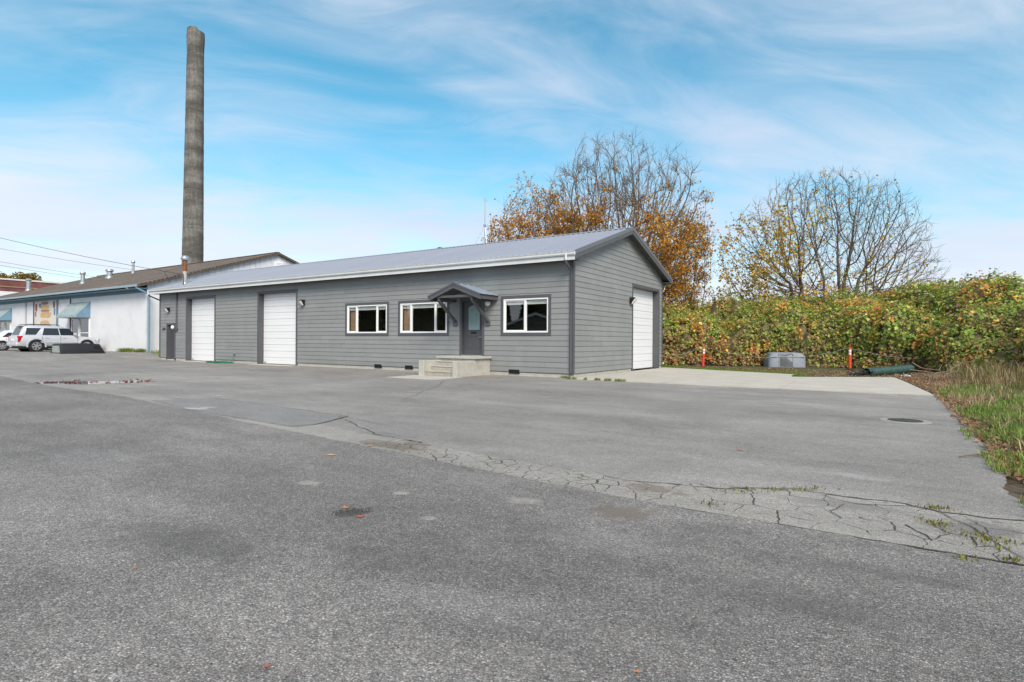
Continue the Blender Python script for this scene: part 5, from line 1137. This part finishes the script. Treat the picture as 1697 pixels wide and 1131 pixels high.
make_tree('maple_tree', 'mostly bare domed many-stemmed maple standing behind the brambles on the right', (20.4, 36, 0.2), sD, aD, 24, densD, .165, ORG, [1] * 6, cols=colD, radial=.6, expo=2.05, tip=.0105)
# distant autumn trees over the brick warehouse
r_ = np.random.default_rng(5)
for i, (x, y, h, lab) in enumerate(((-112, 125, 15.6, 'leftmost olive and orange treetop over the brick parapet'), (-106.5, 125, 15.7, 'rounded orange treetop over the brick parapet, right of the olive one'), (-117, 126, 15.0, 'orange treetop over the brick parapet at the left edge of the picture'))):
    t = thing('distant_tree', lab, 'tree', (x, y, 0), group='far trees over the brick warehouse'); MB().tube([(0, 0, 0), (0, 0, h * .6)], [.35, .15], 8).build('trunk', MATS['bark'], t)
    n = 5000; d = unit(r_.normal(size=(n, 3))); rad = r_.uniform(.55, 1.0, n)[:, None]; P = d * rad * np.array([3.2, 3.2, 3.4]) + np.array([0, 0, h - 3.6])
    k = np.array([mnoise.noise((p[0] * .6 + i * 9, p[1] * .6, p[2] * .6)) for p in P]); P = P + d * k[:, None] * 1.2
    leaves('crown', P, .4, [(.20, .14, .02), (.32, .18, .025), (.14, .13, .03), (.34, .22, .04)], [2, 2, 2, 1], t, r_)

# ---------------------------------------------------------- brambles
foot = [(1.5, 36.0), (4.5, 33.0), (7.2, 30.4), (10, 29.2), (13, 28.9), (15.6, 28.0), (17.1, 26.4), (17.6, 24.3), (17.5, 22), (17.3, 19.5), (17.2, 17), (17.3, 14), (17.6, 10), (18, 6), (18.5, 2)]
FH = [3.1, 3.2, 3.25, 3.15, 3.2, 3.6, 3.75, 3.55, 3.1, 2.65, 2.35, 2.2, 2.2, 2.2, 2.2]
fw = [Vector(p) for p in foot]; cum = [0]
for a, b in zip(fw[:-1], fw[1:]): cum.append(cum[-1] + (b - a).length)
TOT = cum[-1]
def path(u):
    for i in range(len(fw) - 1):
        if u <= cum[i + 1] or i == len(fw) - 2:
            f = (u - cum[i]) / (cum[i + 1] - cum[i]); f = min(max(f, 0), 1); return fw[i].lerp(fw[i + 1], f), FH[i] + (FH[i + 1] - FH[i]) * f, i + f
_nrm = []
for i in range(len(fw)):
    d = (fw[min(i + 1, len(fw) - 1)] - fw[max(i - 1, 0)]).normalized(); _nrm.append(Vector((-d.y, d.x)))
def bramble(u, v):
    """surface point: u metres along the foot, v 0..1 from the foot up and over"""
    p, H_, k = path(u); i = int(min(k, len(fw) - 2)); n2 = _nrm[i].lerp(_nrm[i + 1], k - i).normalized()
    s = v * 7.5; back = s - .9 * math.exp(-((v - .16) / .11) ** 2)
    z = H_ * (1 - math.exp(-(max(s, 0) / 1.55) ** .92)) / .975
    w = mnoise.noise((u * .45, s * .6, 1.3)) * .75 + mnoise.noise((u * 1.1, s * 1.2, 7.1)) * .5 + mnoise.noise((u * 2.4, s * 2.6, 2.1)) * .26 + mnoise.noise((u * .16, 3.3, s * .1)) * .35
    cell = mnoise.voronoi((u * .8, s * .85, .5))[0][0]; w += (.42 - cell) * .75
    back += .55 * mnoise.noise((u * .5, 8.8, 0)) * max(0, 1 - v * 4)
    z = max(-.05, z + w * min(1, v * 5) - (.6 * max(0, v - .75) * 4 * .6)); b2 = back - w * .55
    return Vector((p.x + n2.x * b2, p.y + n2.y * b2, z))
NU, NV = 260, 60; V = []; F = []
for i in range(NU + 1):
    for j in range(NV + 1): V.append(tuple(bramble(TOT * i / NU, j / NV) - Vector((0, 0, .12))))
for i in range(NU):
    for j in range(NV): a = i * (NV + 1) + j; F.append((a, a + 1, a + NV + 2, a + NV + 1))
br = thing('bramble_thicket', 'long mound of green and rust coloured brambles along the back of the lot', 'brambles', (12, 28, 0))
mb = MB(); mb.v = [(x - 12, y - 28, z) for x, y, z in V]; mb.f = F; mb.build('mound', mat('bramble_core', (.15, .125, .06), .95, var=.4, vscale=4), br, smooth=True)
r_ = np.random.default_rng(99); NL = 210000
G = np.array(V).reshape(NU + 1, NV + 1, 3)
ar = np.linalg.norm(np.cross(G[1:, :-1] - G[:-1, :-1], G[:-1, 1:] - G[:-1, :-1]), axis=2); ar *= np.clip(1.5 - np.arange(NV)[None, :] / NV * 1.4, .12, 1.25); pr = (ar / ar.sum()).ravel()
pick = r_.choice(NU * NV, NL, p=pr); i0 = pick // NV; j0 = pick % NV; a = r_.random((NL, 1)); b = r_.random((NL, 1))
P = G[i0, j0] * (1 - a) * (1 - b) + G[i0 + 1, j0] * a * (1 - b) + G[i0, j0 + 1] * (1 - a) * b + G[i0 + 1, j0 + 1] * a * b
du = G[i0 + 1, j0] - G[i0, j0]; dv = G[i0, j0 + 1] - G[i0, j0]; Nn = unit(np.cross(du, dv)); Nn = Nn * np.sign(Nn[:, 2].mean())
off = np.abs(r_.normal(0, .16, NL)); 
nz1 = np.array([mnoise.noise((p[0] * .55, p[1] * .55, p[2] * .75)) for p in P]); nz2 = np.array([mnoise.noise((p[0] * 1.6 + 9, p[1] * 1.6, p[2] * 1.8)) for p in P]); nz3 = np.array([mnoise.noise((p[0] * 3.1, p[1] * 3.1 + 5, p[2] * 3.3)) for p in P])
P = P + Nn * (off + .12 + .3 * np.maximum(0, nz2))[:, None]
keep = (nz3 + .6 * nz2 > -.26) | (r_.random(NL) < .2); low = np.clip(1 - P[:, 2] / 1.5, 0, 1)
keep &= r_.random(NL) > low * .2; keep &= P[:, 2] > .05
P, Nn, nz1, nz2, nz3, low = (q[keep] for q in (P, Nn, nz1, nz2, nz3, low)); n = len(P)
GRN = np.array([(.24, .34, .07), (.33, .43, .085), (.14, .24, .065), (.44, .47, .10)]); WRM = np.array([(.72, .46, .08), (.70, .30, .09), (.50, .21, .10), (.62, .46, .13)]); BRN = np.array([(.32, .21, .11), (.25, .15, .085), (.40, .27, .15)])
col = GRN[r_.choice(4, n, p=[.35, .3, .15, .2])]; col = col * (1 + .45 * nz1[:, None])
wm_ = r_.random(n) < np.clip(np.where(P[:, 0] < 13, .14, .05) + 1.8 * (nz2 * .8 + nz3 * .5 + nz1 * .5 - .14), .03, .9); col[wm_] = WRM[r_.choice(4, wm_.sum(), p=[.32, .26, .22, .2])]
bm_ = r_.random(n) < np.clip(.14 + .42 * low + .5 * np.maximum(0, -nz1) + np.where(P[:, 0] < 11.5, .18, 0) * low, 0, .75); col[bm_] = BRN[r_.choice(3, bm_.sum())]
sh = (r_.random(n) < .22) & (P[:, 0] < 12.5) & (P[:, 2] < 1.6); col[sh] = np.array((.42, .19, .09))
col *= 1.15 * (1 + r_.uniform(-.3, .3, (n, 1))); ls = np.clip(r_.lognormal(np.log(.10), .38, n), .045, .22)
N2 = unit(Nn + r_.normal(size=(n, 3)) * .55 + np.array([0, 0, .5])); U = unit(np.cross(N2, r_.normal(size=(n, 3)))); U[:, 2] -= .35; U = unit(U); N2 = unit(np.cross(U, np.cross(N2, U)))
Vq, Fq = quads(P - np.array([12, 28, 0]), N2, U, ls, ls * .8)
tag(mesh_np('foliage', Vq, Fq, MATS['leaf'], br, np.repeat(np.clip(col, .003, 1), 4, 0)), kind='stuff')
mb = MB(); rk_ = random.Random(17)
for i in range(420):
    u = rk_.uniform(4, TOT - 1); v = rk_.uniform(.02, .9); p = bramble(u, v); d = Vector((rk_.gauss(0, 1), rk_.gauss(-.5, 1), rk_.uniform(.1, .9))).normalized(); L_ = rk_.uniform(.5, 1.5); pts = [p]
    for k in range(7): d = (d + Vector((0, 0, -.16))).normalized(); pts.append(pts[-1] + d * L_ / 7)
    mb.tube([q - Vector((12, 28, 0)) for q in pts], [.010 - .001 * k for k in range(8)], 3, cap=False)
tag(mb.build('canes', mat('cane', (.16, .105, .07), .8, var=.3), br), kind='stuff')
# sprays standing above the crest
Pc = []; mb = MB()
for i in range(120):
    u = rk_.uniform(6, 36); v = rk_.uniform(.3, .75); p = bramble(u, v); hgt = rk_.uniform(.2, .85); tip = p + Vector((rk_.uniform(-.5, .5), rk_.uniform(-.3, .3), hgt)); mid = p.lerp(tip, .6) + Vector((0, 0, .08))
    mb.tube([q - Vector((12, 28, 0)) for q in (p, mid, tip)], [.008, .006, .003], 3, cap=False)
    for k in range(26): f = rk_.uniform(.25, 1); q = p.lerp(tip, f); Pc.append((q.x - 12 + rk_.gauss(0, .09), q.y - 28 + rk_.gauss(0, .09), q.z + rk_.gauss(0, .06)))
tag(mb.build('spray_stems', MATS['cane'], br), kind='stuff'); tag(leaves('spray_foliage', np.array(Pc), .10, GRN * .8, [1, 1, 2, .5], br, r_), kind='stuff')

# ---------------------------------------------------------- grass verge on the right, strip behind the apron
def vh(lx, ly): return max(-.03, .17 * sstep(9.5, 12.5, lx) - .03 * (1 - sstep(9.4, 9.9, lx)) + .05 * mnoise.noise((lx * 1.1, ly * 1.1, 0)) * sstep(9.6, 10.6, lx))
mb = MB(); nx, ny = 34, 90; xs_ = [9.2 + (22 - 9.2) * (i / nx) ** 1.4 for i in range(nx + 1)]; ys_ = [-13.2 + 33 * j / ny for j in range(ny + 1)]
for x in xs_:
    for y in ys_: mb.v.append((x, y, vh(x, y) - .012))
for i in range(nx):
    for j in range(ny): a = i * (ny + 1) + j; mb.f.append((a, a + ny + 1, a + ny + 2, a + 1))
tag(in_frame(mb.build('verge', MATS['dirt'], smooth=True)), kind='structure')
mb = MB(); loop = [(-.1, 9.4), (3.1, 8.02), (5.74, 6.98), (5.8, 5.35), (6.25, 5.46), (8.7, 7.33), (9.3, 7.4), (9.3, 22), (-9, 22), (-9, 9.3)]
mb.poly([(x, y, .006) for x, y in loop]); tag(in_frame(mb.build('grass_strip_soil', MATS['lawn_soil'])), kind='structure')
def blades(name, pts, hgt, wid, cols, r_, lean=.5, parent=None, z=None):
    n = len(pts); P = np.asarray(pts, float); a = r_.uniform(0, 2 * np.pi, n); h = hgt * r_.uniform(.45, 1.25, n); d = np.stack([np.cos(a), np.sin(a), np.zeros(n)], 1); s = np.stack([-np.sin(a), np.cos(a), np.zeros(n)], 1); ln = r_.uniform(.1, lean, n)[:, None]
    w = (wid * r_.uniform(.6, 1.2, n))[:, None]; H_ = h[:, None]; Z = np.array([[0, 0, 1.0]])
    m1 = P + d * H_ * ln * .3 + Z * H_ * .6; tp = P + d * H_ * ln * 1.1 + Z * H_ * (1 - .35 * ln)
    V = np.stack([P - s * w, P + s * w, m1 - s * w * .7, m1 + s * w * .7, tp], 1).reshape(-1, 3); i = np.arange(n)[:, None] * 5
    F = np.concatenate([i + np.array([[0, 1, 3]]), i + np.array([[0, 3, 2]]), i + np.array([[2, 3, 4]])], 0)
    c = np.array(cols)[r_.integers(0, len(cols), n)] * (1 + r_.uniform(-.3, .3, (n, 1))); return mesh_np(name, V, F, MATS['grass'], parent, np.repeat(np.clip(c, .003, 1), 5, 0))
r_ = np.random.default_rng(31)
GREEN = [(.18, .28, .05), (.25, .35, .065), (.14, .21, .045)]; STRAW = [(.44, .32, .18), (.34, .23, .12), (.52, .40, .25), (.26, .17, .09)]; MOSS = [(.20, .22, .03), (.27, .25, .05)]
def wpt(lx, ly, z): p = LW(lx, ly, z); return (p.x, p.y, p.z)
def scatter(n, x0, x1, y0, y1, ok):
    out = []
    while len(out) < n:
        x, y = r_.uniform(x0, x1), r_.uniform(y0, y1)
        if ok(x, y): out.append((x, y))
    return out
nzg = lambda x, y, s=0: mnoise.noise((x * .75 + s, y * .6, s)) + .4 * mnoise.noise((x * 2.2, y * 2.2, s))
gpt = scatter(46000, 9.5, 14.5, -12.6, 3.0, lambda x, y: nzg(x, y) > -.22 + .25 * (x < 9.75) and x > 9.45 + .12 * math.sin(y * 3) and r_.random() < 1.3 - (x - 9.5) * .2)
tag(blades('verge_grass', [wpt(x, y, vh(x, y) - .01) for x, y in gpt], .13, .006, GREEN, r_, .9), 'short bright green grass along the right edge of the asphalt', 'grass', kind='stuff')
gp2 = scatter(4200, 9.32, 10.4, -12.6, -6.5, lambda x, y: nzg(x * 1.6, y * 1.6, 3) > .05)
tag(blades('edge_grass', [wpt(x, y, -.02) for x, y in gp2], .11, .005, GREEN + [(.3, .3, .06)], r_, 1.0), 'green grass tufts at the broken corner of the asphalt', 'grass', kind='stuff')
dpt = scatter(17000, 9.6, 15.5, -12.6, 8.5, lambda x, y: nzg(x, y) < .0 and x > 9.65 + .1 * math.sin(y * 2))
tag(blades('dry_grass', [wpt(x, y, vh(x, y) - .01) for x, y in dpt], .22, .005, STRAW, r_, 1.3), 'matted dry straw grass on the verge', 'grass', kind='stuff')
tpt = scatter(7000, 10.2, 15.5, -1.5, 9.8, lambda x, y: x - 10.2 > (3.6 - y) * .32 and x > 10.4 + max(0, (4 - y) * .1) and nzg(x, y, 4) > .05 + .3 * r_.random() - .25)
tag(blades('tall_dry_grass', [wpt(x, y, vh(x, y)) for x, y in tpt], .60, .007, STRAW + [(.2, .24, .05), (.16, .2, .05), (.22, .17, .07), (.17, .16, .06), (.2, .12, .06)], r_, 1.15), 'tall brown dry grass in front of the brambles at the right edge', 'grass', kind='stuff')
lpt = scatter(24000, -.4, 6.2, 5.6, 11.0, lambda x, y: (y > 9.45 - .44 * x + .03 or x > 5.72) and y < 9.45 - .44 * x + 1.1 + .25 * nzg(x, y) and not (x > 5.75 and y < 5.6))
tag(blades('lawn_strip', [wpt(x, y, 0) for x, y in lpt], .07, .006, GREEN + [(.2, .24, .04), (.16, .2, .03)], r_, .9), 'thin strip of mown grass behind the concrete apron', 'grass', kind='stuff')
wp = [(x, y, 0.012) for x, y in zip(r_.uniform(.02, 2.0, 900), r_.normal(-.43, .03, 900))]; wp = [p for p in wp if mnoise.noise((p[0] * 3, 0, 1)) > -.05 or p[0] < .25]
wp += [(x, y, .0) for x, y in zip(r_.normal(-.25, .09, 120), r_.normal(-.05, .03, 120))]
tag(blades('kerb_weeds', [wpt(*p) for p in wp], .09, .006, GREEN + MOSS, r_, .9), 'low weeds in the joint at the foot of the building corner', 'weeds', kind='stuff')
mo = []
for (px, py, n_, sx, sy) in ((1230, 815, 120, .12, .02), (1340, 813, 90, .1, .02), (1290, 815, 100, .1, .02), (1555, 872, 160, .05, .03), (1550, 845, 140, .06, .015), (1615, 890, 80, .05, .02), (1650, 900, 90, .06, .02), (1680, 933, 80, .04, .015), (1605, 930, 50, .04, .01), (1175, 838, 60, .05, .02), (1640, 910, 60, .06, .02), (1560, 657, 60, .1, .02), (1500, 656, 60, .1, .02), (1380, 625, 80, .2, .04)):
    p = gp(px, py)
    for _ in range(int(n_ * .55)): mo.append((p.x + r_.normal(0, sx), p.y + r_.normal(0, sy) * 2, .012))
tag(blades('crack_moss', mo, .022, .005, MOSS + [(.14, .13, .035), (.24, .16, .06)], r_, 1.2), 'small tufts of moss and weeds growing in the pavement cracks', 'moss', kind='stuff')
wd = [wpt(-32.9 - abs(r_.normal(0, .5)), 1.75 + r_.normal(0, .12), .27) for _ in range(260)] + [wpt(r_.normal(-34.9, .45), 1.6 + r_.normal(0, .2), .29) for _ in range(500)] + [wpt(-28 - 4.5 * r_.random(), 2.3 + r_.normal(0, .4), .2) for _ in range(500)]
tag(blades('wall_weeds', wd, .32, .014, GREEN + [(.05, .1, .02), (.25, .24, .03)], r_, .9), 'green weeds sprouting at the foot of the white wall', 'weeds', kind='stuff')
# leaf litter and fallen leaves
lit = []
for _ in range(5200):
    x, y = r_.uniform(-.3, 10.3), r_.uniform(5, 11.5)
    e = 9.45 - .44 * x
    if y > e + .8 or (x > 6 and y > 5.3 + .62 * (x - 6.0) + .1): lit.append(wpt(x, y, .02 + .03 * r_.random()))
for _ in range(1500):
    y = r_.uniform(-12, 5); lit.append(wpt(9.55 + abs(r_.normal(0, .35)) + (.3 if y > -1 else 0), y, .03))
for _ in range(1000):
    y = r_.uniform(-12.6, 0); lit.append(wpt(9.42 + abs(r_.normal(0, .16)), y, .012 + .02 * r_.random()))
for _ in range(1800):
    y = r_.uniform(0, 8.5); lit.append(wpt(9.5 - .09 * y + abs(r_.normal(0, .45)), y, .01 + .03 * r_.random()))
LIT = [(.42, .27, .15), (.34, .19, .1), (.5, .36, .22), (.26, .16, .1), (.4, .18, .09)]
tag(leaves('leaf_litter', np.array(lit), .055, LIT, [2, 2, 1, 1, 1], None, r_, up=2.5), 'brown fallen leaves drifted along the edge of the concrete and verge', 'leaf litter', kind='stuff')
pud = []
for _ in range(60): t = r_.random(); p = gp(60 + 195 * t ** .7, 634 + r_.normal(0, 1.2)); pud.append((p.x, p.y, .012))
for _ in range(12): p = gp(r_.uniform(195, 250), 632 + r_.normal(0, .8)); pud.append((p.x, p.y, .02))
tag(leaves('puddle_leaves', np.array(pud), .075, [(.36, .05, .03), (.42, .10, .04), (.25, .04, .03), (.5, .25, .1)], [3, 2, 2, 1], None, r_, up=4), 'red fallen leaves gathered in and round the puddle', 'leaf litter', kind='stuff')
# single maple leaves lying on the asphalt
def leaf_mesh(name, s, colr, seed):
    r2 = random.Random(seed); mb = MB(); tips = [(-1.25, .55), (-.62, .95), (0, 1.1), (.62, .95), (1.25, .55)]; ring_ = []
    for i, (a, L_) in enumerate(tips):
        ring_.append((a - .28, L_ * .55)); ring_.append((a, L_))
    ring_.append((1.55, .4)); ring_ += [(2.4, .25), (math.pi, .12), (-2.4, .25)]
    V = [(0, 0, .012 * s / .1)] + [(math.sin(a) * L_ * s, math.cos(a) * L_ * s, .004 + .12 * s * (L_ ** 2) * r2.random()) for a, L_ in ring_]; n = len(ring_)
    mb.add(V, [(0, i + 1, (i + 1) % n + 1) for i in range(n)]); mb.tube([(0, -.1 * s, .005), (.02 * s, -.8 * s, .012)], .0018, 4); return mb.build(name, colr)
OL = mat('leaf_orange', (.46, .2, .08), .7, var=.3, vscale=25); RL = mat('leaf_red', (.38, .1, .07), .7, var=.25, vscale=25); TL = mat('leaf_tan', (.5, .3, .17), .7, var=.3, vscale=25)
for i, (px, py, s, m, lab) in enumerate(((441, 1114, .022, RL, 'small red leaf scrap at the bottom edge of the road'), (552, 757, .075, TL, 'curled tan maple leaf on the road beside the brown stain'), (615, 741, .07, OL, 'orange leaf lying on the brown stained patch'), (224, 946, .02, OL, 'tiny orange leaf in the left foreground of the road'), (248, 641, .09, OL, 'orange leaf just below the puddle'), (295, 661, .08, TL, 'tan leaf at the left corner of the dark patch'), (365, 658, .08, TL, 'tan leaf beyond the dark asphalt patch'), (208, 653, .08, RL, 'red leaf alone between puddle and road'), (1225, 747, .05, RL, 'small red leaf in the middle of the yard'), (1056, 1122, .02, OL, 'tiny orange leaf at the bottom right of the road'), (573, 846, .05, OL, 'orange leaf at the near left rim of the pothole'), (601, 860, .05, RL, 'reddish leaf lying in the pothole'))):
    o = leaf_mesh('fallen_leaf', s, m, i); p = gp(px, py); o.location = (p.x, p.y, .014); o.rotation_euler = (0, 0, i * 1.3); tag(o, lab, 'leaf', 'single fallen leaves')
# loose stones in the pothole
mb = MB(); c_ = gp(585, 852)
for i in range(130):
    a = rk_.uniform(0, 6.28); q = math.sqrt(rk_.random()); x, y, r1 = .13 * q * math.cos(a) + .05 * q * math.sin(a), .10 * q * math.sin(a), rk_.uniform(.003, .008)
    mb.add([(x + r1, y, .013), (x - r1, y + r1 * .5, .013), (x, y - r1, .013), (x, y, .013 + r1 * 1.2)], [(0, 1, 3), (1, 2, 3), (2, 0, 3)])
o = mb.build('pothole_gravel', MATS['crack_fill']); o.location = (c_.x, c_.y, 0); tag(o, 'loose dark gravel in the small pothole of the road', 'gravel', kind='stuff')
# dead branches by the verge
for i, (a, b, lab) in enumerate((((12.9, 17.6, .15), (15.6, 19.0, .75), 'long bare dead branch leaning up out of the dry grass'), ((13.0, 18.6, .3), (15.0, 17.2, .25), 'dead branch lying level across the dry grass'), ((12.6, 17.9, .55), (13.6, 17.0, .12), 'short broken branch in front of the litter'))):
    a, b = Vector(a), Vector(b); pts = [a.lerp(b, t / 6) + Vector((0, 0, .05 * math.sin(t * 2.1 + i))) - a for t in range(7)]
    mb = MB().tube(pts, [.016, .015, .013, .011, .009, .007, .004], 6); mb.tube([pts[3], pts[3] + Vector((.3, .25, .2))], [.01, .004], 5); o = mb.build('dead_branch', mat('dead_wood%d' % i, (.2, .155, .115), .9, var=.3)); o.location = a; tag(o, lab, 'branch')
p_ = gp(1590, 760); pts = [Vector((0, 0, .02)), Vector((.22, .06, .03)), Vector((.5, .13, .05)), Vector((.62, .2, .03))]; o = MB().tube(pts, [.006, .008, .008, .005], 5).tube([pts[1], pts[1] + Vector((.16, -.09, .01))], .004, 4).build('dead_branch', MATS['cane']); o.location = p_; tag(o, 'thin forked twig lying at the asphalt edge', 'twig')
# evergreens across the street: only their reflection shows
for i, (x, y, h) in enumerate(((-46, 17.5, 8), (-49, 14, 9.5), (-47, 10, 8.5), (-44, 3, 9), (-43, -2, 8), (-46, 7, 9), (-47, -6, 9), (-56, 20, 9), (-54, 17, 8), (-57, 16, 10))):
    t = thing('evergreen_tree', 'dark evergreen tree across the street, %s' % ['beside the street bend', 'tallest of the middle group', 'behind the small garage roof', 'left of the small garage', 'farthest left', 'just right of the small garage', 'behind the farthest left one', 'at the back right corner', 'in front of the back right corner', 'tallest at the back'][i], 'tree', (x, y, 0), group='evergreens across the street'); MB().tube([(0, 0, 0), (0, 0, h * .8)], [.25, .06], 6).build('trunk', MATS['bark'], t)
    if i == 0:
        n = 9000; z = r_.uniform(0, 1, n) ** .8; a_ = r_.uniform(0, 2 * np.pi, n); rr_ = (1 - z) ** .6 * 2.6 * r_.uniform(.5, 1, n) ** .5; P = np.stack([rr_ * np.cos(a_), rr_ * np.sin(a_), .2 + z * 8], 1)
        fol = leaves('crown', P, .45, [(.025, .045, .02), (.035, .06, .025), (.02, .03, .015)], [1, 1, 1], t, r_)
    else: c = fol.copy(); COL.objects.link(c); c.parent = t; c.scale = (1, 1, h / 8)
